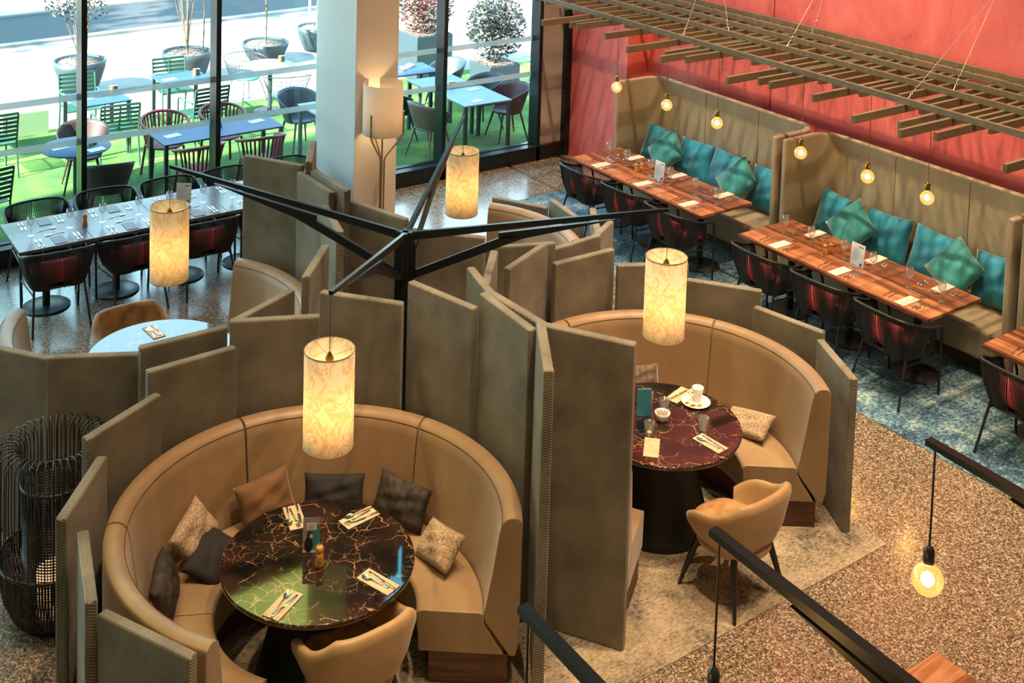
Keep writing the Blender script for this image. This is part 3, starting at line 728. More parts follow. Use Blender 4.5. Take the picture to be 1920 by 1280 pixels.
# ---- high backed wall benches
def wall_bench(y0, y1, lab):
    root = thing('high_back_bench', lab, 'bench', (1.2, (y0+y1)/2, 0), 0, 'high backed benches along the red wall')
    ox, oy = 1.2, (y0+y1)/2; H = 1.535
    def path(off):
        P = []; r = 0.26-off
        P.append((0.86, y0-off)); 
        for k in range(9):
            a = R(90-90*k/8); P.append((1.57-0.26+off*0+r*math.cos(a), y0-0.26+r*math.sin(a)))
        for k in range(9):
            a = R(-90*k/8); P.append((1.57-0.26+r*math.cos(a), y1+0.26+r*math.sin(a)))
        P.append((0.86, y1+off)); return P
    o, i = path(0), path(0.07); n = len(o); mb = MB()
    vs = [(x-ox, y-oy, 0.006) for x, y in o]+[(x-ox, y-oy, 0.006) for x, y in i]+[(x-ox, y-oy, H) for x, y in o]+[(x-ox, y-oy, H) for x, y in i]
    fs = []
    for k in range(n-1):
        fs += [(k, k+1, 2*n+k+1, 2*n+k), (n+k, 3*n+k, 3*n+k+1, n+k+1), (2*n+k, 2*n+k+1, 3*n+k+1, 3*n+k), (k, n+k, n+k+1, k+1)]
    fs += [(0, 2*n, 3*n, n), (n-1, 2*n-1, 4*n-1, 3*n-1)]
    bs = mb.add(vs, fs, True).build('back_shell', LEATHERP, root, bevel=0.022, seg=3)
    MB().box((1.14-ox, 0, 0.32), (0.72, y0-y1-0.15, 0.28)).build('seat', LEATHERP, root, bevel=0.03, seg=3)
    MB().box((1.22-ox, 0, 0.093), (0.50, y0-y1-0.16, 0.175)).build('plinth', PLINTH, root)
    for f in (0.36, 0.68):
        y = y0+(y1-y0)*f-oy; MB().box((1.4985-ox, y, 0.98), (0.006, 0.004, 1.05)).build('seam', SEAM, bs)
    return root
SEAM = mat('bench_seam_line', rgb('#675c47'), 0.9)  # dark line colour of the upright bench seams
wall_bench(-1.70, -4.365, 'tall beige upholstered wall bench of the far bay beside the red pier')
wall_bench(-4.435, -7.115, 'tall beige upholstered wall bench of the middle bay')
wall_bench(-7.185, -9.9, 'tall beige upholstered wall bench of the near bay, cut by the frame')
def pillow(x, y, z, w, h, t, normal, roll, m, lab, grp, seed=0, wr=0.12, name='cushion', puff=0.42):
    n = Vector(normal).normalized(); up = Vector((0, 0, 1)); a = up.cross(n).normalized(); b = n.cross(a)
    M3 = Matrix((a, b, n)).transposed() @ Matrix.Rotation(R(roll), 3, 'Z')
    o = cushion_mb(w, h, t, seed=seed, wr=wr, puff=puff).build(name, m)
    o.matrix_world = Matrix.Translation((x, y, z)) @ M3.to_4x4()
    return tag(o, lab, 'cushion', grp)
BACKN = (-0.93, 0, 0.28)
g1, g2 = 'teal square cushions on the wall benches', 'petrol green tilted cushions on the wall benches'
for x, y, s, lab in ((1.345, -2.03, 1, 'dark teal cushion in the far corner of the far bench'), (1.345, -2.66, 2, 'teal cushion right of the tilted petrol one, far bench'),
                     (1.345, -3.20, 3, 'teal cushion in the middle of the far bench'), (1.345, -3.86, 4, 'teal cushion at the near end of the far bench'),
                     (1.345, -4.83, 5, 'dark teal cushion in the far corner of the middle bench'), (1.345, -5.44, 6, 'teal cushion right of the tilted petrol one, middle bench'),
                     (1.345, -6.02, 7, 'teal cushion left of the last petrol one, middle bench'), (1.345, -6.72, 8, 'teal cushion at the near end of the middle bench')):
    pillow(x, y, 0.70, 0.56, 0.50, 0.19, BACKN, (3, -4, 2, -3)[s % 4], TEAL, lab, g1, s, 0.16, 'teal_cushion')
for x, y, r, lab in ((1.165, -2.33, -38, 'petrol green cushion leaning tilted at the far end of the far bench'), (1.165, -3.52, -32, 'petrol green cushion leaning tilted at the near end of the far bench'),
                     (1.165, -5.14, -34, 'petrol green cushion leaning tilted at the far end of the middle bench'), (1.165, -6.36, -28, 'petrol green cushion leaning tilted at the near end of the middle bench')):
    pillow(x, y, 0.745, 0.47, 0.47, 0.17, (-0.80, 0.08, 0.55), r, PETROL, lab, g2, int(r)+90, 0.14, 'petrol_cushion')
# booth cushions
def bpil(b, r, ang, z, w, h, t, tilt, roll, m, lab, seed, turn=0):
    cx, cy = TAB[b]; a = R(ang); n = R(ang+180+turn)
    return pillow(cx+r*math.cos(a), cy+r*math.sin(a), z, w, h, t, (math.cos(n)*math.cos(R(tilt)), math.sin(n)*math.cos(R(tilt)), math.sin(R(tilt))), roll, m, lab, 'loose cushions in the booths', seed, 0.16)
F = 'front left'
bpil(F, 0.885, 86, 0.60, 0.37, 0.30, 0.13, 22, 8, P_BROWN, 'ochre brown cushion with lifted corner in the booth nearest the camera', 11)
bpil(F, 0.87, 57, 0.585, 0.40, 0.25, 0.12, 22, 0, P_CHAR, 'plain black cushion at the back of the booth nearest the camera', 12)
bpil(F, 0.89, 27, 0.60, 0.40, 0.27, 0.13, 24, -4, P_FLECK, 'dark fleck velvet cushion right of the black one', 13)
bpil(F, 0.80, -4, 0.56, 0.34, 0.24, 0.12, 42, 12, P_TWEED, 'oatmeal tweed cushion at the right end of the nearest booth', 14)
bpil(F, 0.90, 120, 0.62, 0.34, 0.26, 0.12, 30, 20, P_TWEED, 'oatmeal tweed cushion at the left of the ochre brown one', 15)
bpil(F, 0.76, 121, 0.525, 0.36, 0.26, 0.11, 58, 28, P_CHAR, 'charcoal cushion lying tilted under the left tweed one', 16, -10)
bpil(F, 0.87, 150, 0.60, 0.36, 0.26, 0.12, 20, 8, P_FLECK, 'brown fleck cushion at the left end of the nearest booth', 17)
F = 'front right'
bpil(F, 0.90, 62, 0.585, 0.44, 0.22, 0.12, 22, 3, P_GREY, 'taupe fleck cushion behind the glasses in the booth with the coffee cup', 18)
bpil(F, 0.82, -4, 0.52, 0.38, 0.24, 0.11, 62, 20, P_TWEED, 'peach tweed cushion lying at the right of the coffee cup table', 19)

# ---- suspended slat canopy
can = thing('slat_canopy', 'olive timber slat canopy hanging on wires above the wooden tables', 'canopy', (0.7, -4.5, 2.4))
ox, oy, oz = 0.7, -4.5, 2.4
for x in (0.16, 0.79, 1.20, 1.53, 1.80):
    MB().box((x-ox, -0.2, 0.129), (0.032, 9.2, 0.058)).build('beam', SLAT, can, bevel=0.002)
known = [(-0.56, -2.0), (-0.34, -2.242), (-0.33, -2.35), (-0.35, -2.88), (-0.56, -3.49), (-0.35, -3.85), (-0.55, -3.99), (-0.32, -4.13), (-0.55, -4.93), (-0.31, -5.11), (-0.32, -5.26), (-0.31, -5.77), (-0.54, -6.4), (-0.34, -6.72), (-0.54, -6.87), (-0.34, -7.07), (-0.58, -7.84), (0.22, -3.112), (0.30, -3.902), (0.22, -5.062), (0.22, -5.872), (0.22, -6.522), (-0.34, -8.1), (-0.55, -8.3)]
rn = random.Random(5); ks = [k[1] for k in known]; extra = []
y = -0.35
while y > -8.7:
    if all(abs(y-q) > 0.09 for q in ks): extra.append((rn.choice([0.22, 0.42, 0.24]), y))
    y -= rn.uniform(0.15, 0.26)
for x, y in known+extra:
    x1 = 1.84 if x < 0 or rn.random() < 0.6 else 1.5
    MB().box(((x+x1)/2-ox, y-0.018-oy, 0.064), (x1-x, 0.034, 0.072)).build('slat', SLAT, can, bevel=0.002)
WIRE = mat('galvanised_wire', (0.55, 0.52, 0.45), 0.4, 0.8)
for x, y, ax_, ay in ((0.16, -3.60, -2.35, 0), (0.79, -3.66, -2.35, 0), (0.79, -4.50, -4.20, 0), (1.53, -4.20, -4.20, 0), (0.16, -6.45, -6.20, 0), (0.79, -6.48, -6.20, 0)):
    w = MB(); q = Vector((x-ox, y-oy, 0.155)); tp = Vector((1.86-ox, ax_-oy, 3.36-oz))
    d = (tp-q).normalized(); w.tube([q+d*0.2, tp], 0.003, 5); wo_ = w.build('wire', WIRE, can)
    h = MB(); h.tube([q, q+d*0.06], 0.006, 6); sd = d.orthogonal().normalized(); s2 = d.cross(sd)
    h.tube([q+d*(0.06+0.010*t)+(sd*math.cos(t*1.1)+s2*math.sin(t*1.1))*0.009 for t in range(16)], 0.0035, 5)
    h.build('turnbuckle', WIRE, wo_)
# bare globe bulbs on cords
def globe(x, y, z, ztop, lab, holder=BRASS, power=4.0, cordm=None, grp='globe bulbs over the wooden tables', cr_=0.003):
    r = thing('globe_pendant', lab, 'pendant bulb', (x, y, z), 0, grp)
    bg_ = MB().lathe([(0.0, -0.063)]+[(0.063*math.sin(a), -0.063*math.cos(a)) for a in [PI*k/18 for k in range(1, 16)]]+[(0.018, 0.068), (0.016, 0.078)], 32, cap1=False).build('bulb_glass', AMBER, r)
    fl = MB()
    for k in range(5):
        a = 2*PI*k/5; fl.tube([(0.006*math.cos(a), 0.006*math.sin(a), -0.022), (0.013*math.cos(a), 0.013*math.sin(a), 0.0), (0.006*math.cos(a), 0.006*math.sin(a), 0.03)], 0.0022, 5)
    fl.build('filament', FILAMENT, bg_)
    MB().lathe([(0.0, 0.068), (0.02, 0.068), (0.022, 0.075), (0.022, 0.125), (0.016, 0.135), (0.006, 0.142), (0, 0.145)], 20).build('bulb_holder', holder, r)
    MB().cyl((0, 0, 0.14), (0, 0, ztop-z), cr_, n=8).build('cord', cordm or BRASS, r)
    d = bpy.data.lights.new('globe_light', 'POINT'); o = bpy.data.objects.new('globe_light', d); COL.objects.link(o)
    d.energy = power; d.color = (1.0, 0.6, 0.26); d.shadow_soft_size = 0.03; o.location = (x, y, z)
for k, (y, lab) in enumerate(((-2.26, 'first globe bulb from the pier'), (-3.13, 'second globe bulb from the pier'), (-3.92, 'third globe bulb from the pier'), (-5.08, 'fourth globe bulb from the pier'), (-5.89, 'fifth globe bulb from the pier'), (-6.54, 'sixth globe bulb from the pier, nearest the camera'))):
    globe(0.4, y, 1.64, 2.43, 'glowing clear amber '+lab)
# ================================================================== TUB CHAIRS, TABLE SETTINGS, LANTERN, FLOOR LAMP
def tub_chair(legs=True):
    root = thing('tub_chair', 'x', 'chair', (0, 0, 0), 0, 'upholstered tub chairs at the booths')
    # shell: open at +y; parameter a runs from the right arm front round the back to the left arm front
    n = 49; span = R(136)
    def plan(a, off, k=0.0):
        s, c = math.sin(a), -math.cos(a); e = 0.66
        x = (0.315-off)*math.copysign(abs(s)**e, s); y = (0.285-off)*math.copysign(abs(c)**e, c)
        return x, y
    def top(a):
        t = abs(a)/span; return 0.775-0.255*(max(0, (t-0.30))/0.70)**0.9 if t > 0.30 else 0.775
    mb = MB(); prof = 12
    def P(u, v):
        a = (2*u-1)*span; h = top(a); t = abs(a)/span; th = 0.052
        # v around the shell cross-section: 0 outer bottom -> outer top -> inner top -> inner bottom
        ob = 0.34+0.03*t
        pts = [(0.055, ob), (0.022, ob+0.06), (0.004, min(ob+0.16, h-0.08)), (0.0, h-0.06), (0.004, h-0.018), (0.018, h-0.002), (0.034, h), (0.048, h-0.012), (th, h-0.04), (0.060, min(0.52, h-0.07)), (0.072, min(0.44, h-0.10)), (0.09, 0.40)]
        o, z = pts[int(round(v*(prof-1)))]
        x, y = plan(a, o); k = 0.80+0.26*min(1.0, max(0.0, (z-0.33)/0.36))**0.8
        return (x*k, y*k, z)
    mb.grid(P, n, prof)
    for u in (0, 1):
        e = [P(u, k/(prof-1)) for k in range(prof)]; mb.add(e, [tuple(range(prof))], False)
    mb.build('shell', SHELL, root)
    s = MB()
    s.grid(lambda u, v: seatp(u, v), 33, 9, cu=True); s.v = [(x*0.93, y*0.93, z) for x, y, z in s.v]
    s.build('seat', VELVET, root)
    sf = MB().lathe([(0.0, 0.335), (0.19, 0.335), (0.245, 0.355), (0.25, 0.39), (0.0, 0.39)], 32); sf.v = [(x, y+0.0, z) for x, y, z in sf.v]
    sf.build('seat_underside', SHELL, root)
    if legs:
        for sx in (-1, 1):
            for sy in (-1, 1):
                MB().tube([(sx*0.17, sy*0.15, 0.36), (sx*0.205, sy*0.19, 0.20), (sx*0.245, sy*0.24, 0.0)], 0.02, 10, rs=[0.024, 0.02, 0.011]).build('leg', BLACK, root)
    return root
def seatp(u, v):
    a = 2*PI*u; c, s = math.cos(a), math.sin(a); e = 0.75
    pr = [(0.0, 0.468), (0.6, 0.470), (0.86, 0.466), (0.95, 0.455), (1.0, 0.435), (1.0, 0.41), (0.96, 0.395), (0.6, 0.39), (0.0, 0.39)][int(round(v*8))]
    x = 0.245*math.copysign(abs(c)**e, c)*pr[0]; y = 0.03+0.27*math.copysign(abs(s)**e, s)*pr[0]
    return (x, y, pr[1])
TUB = Pool(tub_chair())
TUB.put((-5.78, -7.33, 0.006), R(2), 'beige suede tub chair pushed in at the booth nearest the camera')
TUB.put((-3.13, -7.66, 0.006), R(3), 'beige suede tub chair with caramel seat beside the booth with the coffee cup')
TUB.put((-5.70, -3.38, 0), R(180), 'brown velvet tub chair behind the white reflecting marble table')
for ch_ in KIDS[[o.name for o in COL.objects if o.get('label', '').startswith('brown velvet tub')][0]]:
    if ch_.name.startswith('shell'): ch_.material_slots[0].link = 'OBJECT'; ch_.material_slots[0].material = m_simple_noise('brown_crushed_velvet', rgb('#6b4a2c'), rgb('#96714a'), 9, 0.6, 0.1, sheen=0.5)

# booth table settings
def place(b, cx, cy, ang, lab, cut=('k', 's'), z=Z):
    g = 'tan napkins on the booth tables'
    NK.put((cx, cy, z), R(ang), 'tan paper napkin '+lab, g)
    a = R(ang); u = Vector((math.cos(a), math.sin(a))); v = Vector((-u.y, u.x)); o = -0.018*(len(cut)-1)
    for i, c in enumerate(cut):
        P_ = {'k': KN, 'f': FK, 's': SP}[c]; nm = {'k': 'knife', 'f': 'fork', 's': 'spoon'}[c]
        q = Vector((cx, cy))+v*(o+0.032*i)+u*0.012*((i % 2)*2-1)
        P_.put((q.x, q.y, z+0.0052), a+R((-6, 5, -4)[i % 3]), nm+' on the napkin '+lab, 'cutlery on the booth napkins '+nm)
A_, B_ = 'nearest booth table', 'coffee cup table'
place('A', -5.715, -6.465, 77+180, 'at the back left of the '+A_, ('s', 'f', 'k'))
place('A', -5.385, -6.68, 187, 'at the back right of the '+A_, ('s', 'f', 'k'))
place('A', -5.57, -7.25, -71+180, 'at the front right of the '+A_, ('k', 's'))
place('A', -6.095, -7.13, 30, 'at the front left of the '+A_, ('k', 's'))
place('B', -2.965, -7.255, 95, 'at the front of the '+B_, ('k', 's'))
place('B', -2.70, -6.665, 15, 'behind the saucer of the '+B_, ('k',))
NK.put((-3.345, -7.075, Z), R(45), 'plain tan napkin at the left of the coffee cup table', 'tan napkins on the booth tables')
place('C', -5.645, -3.67, 95, 'on the table behind the wire lantern', ('f', 'k', 's'))
# tent card on the nearest table
def tent_card(x, y, ang):
    r = thing('tent_card', 'tall folded menu card beside the pepper mill on the nearest booth table', 'menu', (x, y, Z), ang)
    w, h = 0.10, 0.205; M = Matrix.Translation((0, -0.022, 0)) @ Matrix.Rotation(R(-6), 4, 'X')
    def fl(cx, cz, dx, dz, m, nm, lift=0.0012): MB().box((cx, -lift, cz), (dx, 0.0006, dz)).xform(M).build(nm, m, ff)
    ff = MB().box((0, 0, h/2), (w, 0.0016, h)).xform(M).build('front_face', mat('card_lilac_grey', rgb('#8f8890'), 0.4), r)
    M2 = Matrix.Translation((0, 0.024, 0)) @ Matrix.Rotation(R(6), 4, 'X')
    MB().box((0, 0, h/2), (w, 0.0016, h)).xform(M2).build('back_face', mat('card_black', (0.02, 0.02, 0.025), 0.35), r)
    fl(0.012, 0.085, 0.076, 0.16, mat('card_teal', rgb('#3e7f84'), 0.4), 'teal_panel')
    fl(0.0, 0.155, 0.058, 0.042, mat('card_cream', rgb('#d9d2c6'), 0.5), 'text_box', 0.0018)
    for k in range(4): fl(0.0, 0.168-0.009*k, (0.02, 0.03, 0.04, 0.024)[k], 0.0018, mat('card_text', rgb('#4a4545'), 0.6), 'text_line', 0.0024)
    dk = mat('card_figure_black', (0.012, 0.012, 0.018), 0.4); sk = mat('card_figure_skin', rgb('#d8b9a4'), 0.5)
    def disc(cx, cz, rx, rz, m, nm, lift): 
        mb = MB(); mb.plate([(rx*math.cos(2*PI*k/20), rz*math.sin(2*PI*k/20)) for k in range(20)], M @ Matrix.Translation((cx, -lift, cz)) @ Matrix.Rotation(R(90), 4, 'X'), 0.0006); mb.build(nm, m, ff)
    disc(-0.008, 0.105, 0.017, 0.022, dk, 'figure_hair', 0.0026); disc(-0.001, 0.10, 0.010, 0.013, sk, 'figure_face', 0.0032); disc(-0.016, 0.05, 0.024, 0.045, dk, 'figure_body', 0.0026)
    fl(0.0, 0.012, 0.1, 0.012, mat('card_white', rgb('#cfcac4'), 0.4), 'bottom_strip', 0.002)
tent_card(-5.765, -6.80, R(-31))
ML.put((-5.785, -6.945, Z), 0, 'wooden pepper mill with steel knob on the nearest booth table', 'wooden mills', (1.0, 1.0, 1.25))
# coffee cup table
Bx = lambda x, y: (x, y, Z)
sau = tag(MB().lathe([(0, 0.0), (0.05, 0.0), (0.058, 0.004), (0.105, 0.016), (0.107, 0.019), (0.10, 0.019), (0.055, 0.007), (0, 0.006)], 48).build('saucer', CERAMIC), 'white saucer under the coffee cup', 'saucer'); sau.location = Bx(-2.675, -6.815)
cup = thing('coffee_cup', 'tall white coffee cup standing on the white saucer', 'cup', (-2.645, -6.80, Z+0.0075), R(160))
MB().lathe([(0, 0.0), (0.026, 0.0), (0.029, 0.004), (0.043, 0.10), (0.0415, 0.102), (0.039, 0.10), (0.026, 0.012), (0, 0.010)], 40).build('cup_body', CERAMIC, cup)
MB().tube([(0.038, 0, 0.085), (0.055, 0, 0.09), (0.072, 0, 0.082), (0.072, 0, 0.065), (0.055, 0, 0.04), (0.034, 0, 0.03)], 0.0055, 8).build('handle', CERAMIC, cup)
FOIL = mat('gold_foil', rgb('#c08a2a'), 0.25, 0.9); rn2 = random.Random(2)
for k, (x, y) in enumerate(((-2.755, -6.80), (-2.735, -6.85), (-2.70, -6.875), (-2.755, -6.845))):
    q = MB(); q.grid(lambda u, v: (0.018*(u-0.5)*2+rn2.uniform(-.004, .004), 0.012*(v-0.5)*2+rn2.uniform(-.004, .004), 0.008*rn2.random()), 6, 5, smooth=False)
    tag(q.build('chocolate_wrapper', FOIL, loc=(x, y, Z+0.016)), 'crumpled gold chocolate wrapper on the saucer', 'wrapper', 'crumpled gold wrappers on the saucer')
bow = tag(MB().lathe([(0, 0.0), (0.026, 0.0), (0.03, 0.004), (0.05, 0.04), (0.056, 0.062), (0.054, 0.063), (0.047, 0.04), (0.028, 0.01), (0, 0.008)], 40).build('sugar_bowl', CERAMIC), 'small white bowl filled with sugar sachets on the coffee cup table', 'bowl'); bow.location = Bx(-3.045, -6.855)
for k in range(16):
    a = k*2.4; rr = 0.010+0.0018*k
    o = MB().box((0, 0, 0), (0.012, 0.004, 0.055)).build('sugar_sachet', mat('sachet_paper', rgb('#cdbcae'), 0.7) if k == 0 else bpy.data.materials['sachet_paper'])
    o.location = (-3.045+rr*math.cos(a), -6.855+rr*math.sin(a), Z+0.044); o.rotation_euler = (R(rn2.uniform(-20, 20)), R(rn2.uniform(-20, 20)), a)
    tag(o, 'paper sugar sachet standing in the white bowl', 'sugar sachet', 'sugar sachets in the white bowl')
for (x, y), l in (((-3.245, -6.94), 'tumbler with a lemon slice left of the sugar bowl'), ((-2.88, -7.10), 'empty tumbler beside the front napkin of the coffee cup table'), ((-2.985, -6.64), 'empty tumbler beside the blue card at the back'), ((-2.945, -6.765), 'empty tumbler just behind the sugar bowl')):
    TB.put(Bx(x, y), 0, l, 'water tumblers on the coffee cup table')
lem = tag(MB().lathe([(0, 0), (0.016, 0), (0.017, 0.003), (0.016, 0.006), (0, 0.006)], 16).build('lemon_slice', mat('lemon', rgb('#d8c56a'), 0.4), loc=(-3.245, -6.94, Z+0.014)), 'lemon slice in the left tumbler', 'lemon slice')
tag(MB().box((0, 0, 0.10), (0.10, 0.012, 0.20)).build('blue_card', mat('blue_card_print', rgb('#3f8aa5'), 0.4), loc=(-3.115, -6.735, Z)), 'blue standing card half hidden by the tallest panel', 'menu')
bpy.data.objects['blue_card'].rotation_euler = (0, 0, R(-30))

# ---- woven wire lantern on the floor
lx, ly = -6.88, -5.50
lan = thing('wire_lantern', 'tall black woven wire floor lantern left of the nearest booth', 'lantern', (lx, ly, 0))
RBM = mat('black_rattan_wire', (0.016, 0.015, 0.016), 0.35)
bm_ = MB(); prof = [(0.20, 0.0), (0.245, 0.05), (0.30, 0.18), (0.325, 0.32), (0.33, 0.42)]
N = 120
for k in range(N):
    a = 2*PI*k/N; bm_.tube([(r*math.cos(a), r*math.sin(a), z) for r, z in prof], 0.0052, 4, smooth=False)
for j in range(26):
    z = 0.01+j*0.0165
    for (r0, z0), (r1, z1) in zip(prof, prof[1:]):
        if z0 <= z <= z1: r = r0+(r1-r0)*(z-z0)/(z1-z0)-0.004
    bm_.tube([(r*math.cos(2*PI*k/48), r*math.sin(2*PI*k/48), z) for k in range(48)], 0.0035, 4, closed=True, smooth=False)
bm_.build('basket', RBM, lan)
MB().tube([(0.333*math.cos(2*PI*k/64), 0.333*math.sin(2*PI*k/64), 0.425) for k in range(64)], 0.011, 8, closed=True).build('basket_rim', RBM, lan)
MB().cyl((0, 0, 0.003), (0, 0, 0.02), 0.20, n=40).build('bottom', RBM, lan)
cg = MB(); rc = 0.185
for k in range(64):
    a = 2*PI*k/64; cg.tube([(rc*math.cos(a), rc*math.sin(a), 0.03), (rc*1.04*math.cos(a), rc*1.04*math.sin(a), 0.88)], 0.003, 4, smooth=False)
for j in range(30): cg.tube([((rc+0.002)*math.cos(2*PI*k/48), (rc+0.002)*math.sin(2*PI*k/48), 0.30+j*0.0185) for k in range(48)], 0.0055 if j > 4 else 0.0035, 4, closed=True, smooth=False)
for j in range(5): cg.tube([((rc+0.002)*math.cos(2*PI*k/48), (rc+0.002)*math.sin(2*PI*k/48), 0.06+j*0.05) for k in range(48)], 0.004, 4, closed=True, smooth=False)
cg.build('inner_cage', RBM, lan)
MB().tube([(0.197*math.cos(2*PI*k/64), 0.197*math.sin(2*PI*k/64), 0.885) for k in range(64)], 0.010, 8, closed=True).build('cage_rim', RBM, lan)
for k in range(44):
    a = 2*PI*k/44; c, s = math.cos(a), math.sin(a)
    h = 1.13+0.0*math.sin(a); ro, ri = 0.335+0.02*((k%2)), 0.205
    pts = [(ro, 0.30), (ro+0.002, 0.60), (ro-0.003, 0.95)]+[((ro+ri)/2+(ro-ri)/2*math.cos(t)-0.004, h-0.06+0.075*math.sin(t)) for t in (0.15, 0.6, 1.05, 1.57, 2.1, 2.6, 3.0)]+[(ri-0.008, 0.98), (0.20, 0.88), (0.192, 0.70)]
    MB().tube([(r*c, r*s, z) for r, z in pts], 0.0042, 6).build('wire_loop', RBM, lan)
MB().lathe([(0, 0.03), (0.11, 0.03), (0.11, 0.30), (0, 0.30)], 32).build('lamp_insert', m_emit('lantern_glow', (1.0, 0.62, 0.32), 0.75), lan)

# ---- floor lamp before the column
fx, fy = -2.25, -1.33
fl_ = thing('floor_lamp', 'tall floor lamp with drum shade on forked gold tubes before the column', 'lamp', (fx, fy, 0))
s = MB().lathe([(0.226, 1.24), (0.226, 1.82), (0.223, 1.82), (0.223, 1.24), (0.226, 1.24)], 64, cap0=False, cap1=False); s.build('lamp_shade', LINEN, fl_)
for k in range(3):
    a = R(30+120*k-62); c, s_ = math.cos(a), math.sin(a)
    MB().tube([(0.028*c, 0.028*s_, 0.02), (0.028*c, 0.028*s_, 0.93), (0.05*c, 0.05*s_, 0.98), (0.215*c, 0.215*s_, 1.20), (0.236*c, 0.236*s_, 1.25), (0.237*c, 0.237*s_, 1.50)], 0.0095, 10).build('forked_tube', GOLD, fl_)
MB().cyl((0, 0, 0.02), (0, 0, 1.45), 0.009, n=12).build('stem', GOLD, fl_)
MB().lathe([(0, 0), (0.17, 0), (0.17, 0.02), (0, 0.024)], 48).build('foot_disc', GOLD, fl_)
MB().lathe([(0, 1.45), (0.03, 1.47), (0.034, 1.52), (0.02, 1.56), (0, 1.565)], 20).build('bulb', WARMGLOW, fl_)
d = bpy.data.lights.new('floor_lamp_bulb', 'POINT'); o = bpy.data.objects.new('floor_lamp_bulb', d); COL.objects.link(o); d.energy = 20; d.color = (1.0, 0.66, 0.33); d.shadow_soft_size = 0.05; o.location = (fx, fy, 1.50)

# ---- three cantilever arms with globe bulbs above the aisle
def cantilever(x, y, zt, lab, bulbz, L=1.9):
    py = y-L; r = thing('cantilever_lamp_post', lab, 'lamp post', (x, py, 0), 0, 'black cantilever lamp posts over the aisle')
    arm(x, py, x, y, zt-0.06, zt, r, 0.30, 0.04) if False else None
    MB().box((0, 0, (zt)/2), (0.05, 0.05, zt)).build('mast', ARM, r, bevel=0.003)
    MB().box((0, 0, 0.008), (0.3, 0.3, 0.015)).build('foot_plate', ARM, r)
    arm(0, 0, 0, L, zt-0.04, zt, r, 0.30, 0.04)
    globe(x, y-0.035, bulbz, zt-0.03, 'glowing amber globe bulb hanging from the '+lab.split(',')[0].replace('black cantilever post arm ', 'arm '), BLACK, 6.0, BLACK, 'globe bulbs on the aisle arms', 0.0045)
cantilever(-4.65, -10.06, 2.70, 'black cantilever post arm ending over the terrazzo, rightmost of three', 2.12)
cantilever(-5.80, -10.00, 2.70, 'black cantilever post arm ending before the beige tub chair', 2.06)
cantilever(-6.59, -9.95, 2.70, 'black cantilever post arm at the bottom centre, shortest seen', 2.06)
# wooden table corner at the bottom
t_ = thing('wooden_side_table', 'walnut table corner under the black arm at the bottom of the frame', 'table', (-3.76, -9.68, 0))
MB().box((0, 0, 0.734), (0.82, 0.72, 0.032)).build('table_top', WALNUT, t_, bevel=0.003)
MB().cyl((0, 0, 0.02), (0, 0, 0.70), 0.036, n=20).build('column', BASE, t_); MB().box((0, 0, 0.705), (0.5, 0.4, 0.028)).build('under_bracket', BASE, t_)
MB().lathe([(0.0, 0.0), (0.225, 0.0), (0.225, 0.010), (0.21, 0.016), (0.0, 0.022)], 48).build('foot_disc', DISC, t_)
# ================================================================== THE TERRACE AND THE STREET
def m_grass():
    m = mat('artificial_grass', rgb('#3f7f1e'), 0.9); t = NT(m); v = t.coord('Object'); a = t.noise(v, 1.3, 5); b = t.noise(t.coord('Object', (1, 2.5, 1)), 60, 4, 0.7)
    f = t.math('ADD', t.math('MULTIPLY', a.outputs['Fac'], 0.45), t.math('MULTIPLY', b.outputs['Fac'], 0.6))
    t.base(t.ramp(f, [(0.40, rgb('#14340a')), (0.52, rgb('#33661a')), (0.62, rgb('#7ba038'))])); t.bump(b.outputs['Fac'], 0.8, 0.02); return m
GRASS = m_grass()
PAVE = m_simple_noise('pale_concrete_paving', rgb('#76726d'), rgb('#827d78'), 3, 0.7, 0.05)
ASPH = m_simple_noise('grey_asphalt', rgb('#23282d'), rgb('#2b3137'), 22, 0.8)
KERB = mat('pale_kerb_stone', rgb('#8b8884'), 0.7)
slab('ground_grass', -16, 12, 0.25, 4.70, -0.1, 0.0, GRASS)
slab('ground_paving', -30, 40, 4.70, 30, -0.12, -0.005, PAVE)
rd = MB().box((4, 12.3, -0.003), (70, 2.45, 0.012), rz=R(5.5)); structure(rd.build('ground_road', ASPH))
kb = MB().box((4, 12.3, 0.0), (70, 0.18, 0.10), rz=R(5.5)); kb.v = [(x+0.12, y-1.32, z) for x, y, z in kb.v]; structure(kb.build('trim_6', KERB, bevel=0.01))
kb = MB().box((4, 12.3, 0.0), (70, 0.18, 0.10), rz=R(5.5)); kb.v = [(x-0.12, y+1.32, z) for x, y, z in kb.v]; structure(kb.build('trim_7', KERB, bevel=0.01))
# seams of the grass mats
for i, y in enumerate((1.45,)):
    slab('trim_%d' % (8+i), -16, 12, y-0.006, y+0.006, 0.0, 0.002, mat('grass_seam', rgb('#6fa84c'), 0.9))
GREEN = mat('sage_green_lacquer', rgb('#1f4a3b'), 0.45); RED = mat('brick_red_plastic', rgb('#6a1f20'), 0.5); BLUETOP = mat('blue_grey_table_top', rgb('#143a5c'), 0.6)
NAVY = mat('navy_plastic', rgb('#12283c'), 0.45); SLATE = mat('slate_grey_plastic', rgb('#253238'), 0.5); TAUPE = mat('taupe_plastic', rgb('#6a584c'), 0.5); BROWN = m_simple_noise('brown_wicker', rgb('#2a1a18'), rgb('#432c28'), 90, 0.6)
WTOP = mat('white_table_top', rgb('#6d8087'), 0.6); PLANTER = mat('slate_planter', rgb('#22333a'), 0.55); MULCH = m_simple_noise('bark_mulch', rgb('#1c120e'), rgb('#7d6656'), 28, 0.9, coord='Object', lo=0.45, hi=0.55)
PLUMP = mat('plum_plastic', rgb('#3c2429'), 0.5)
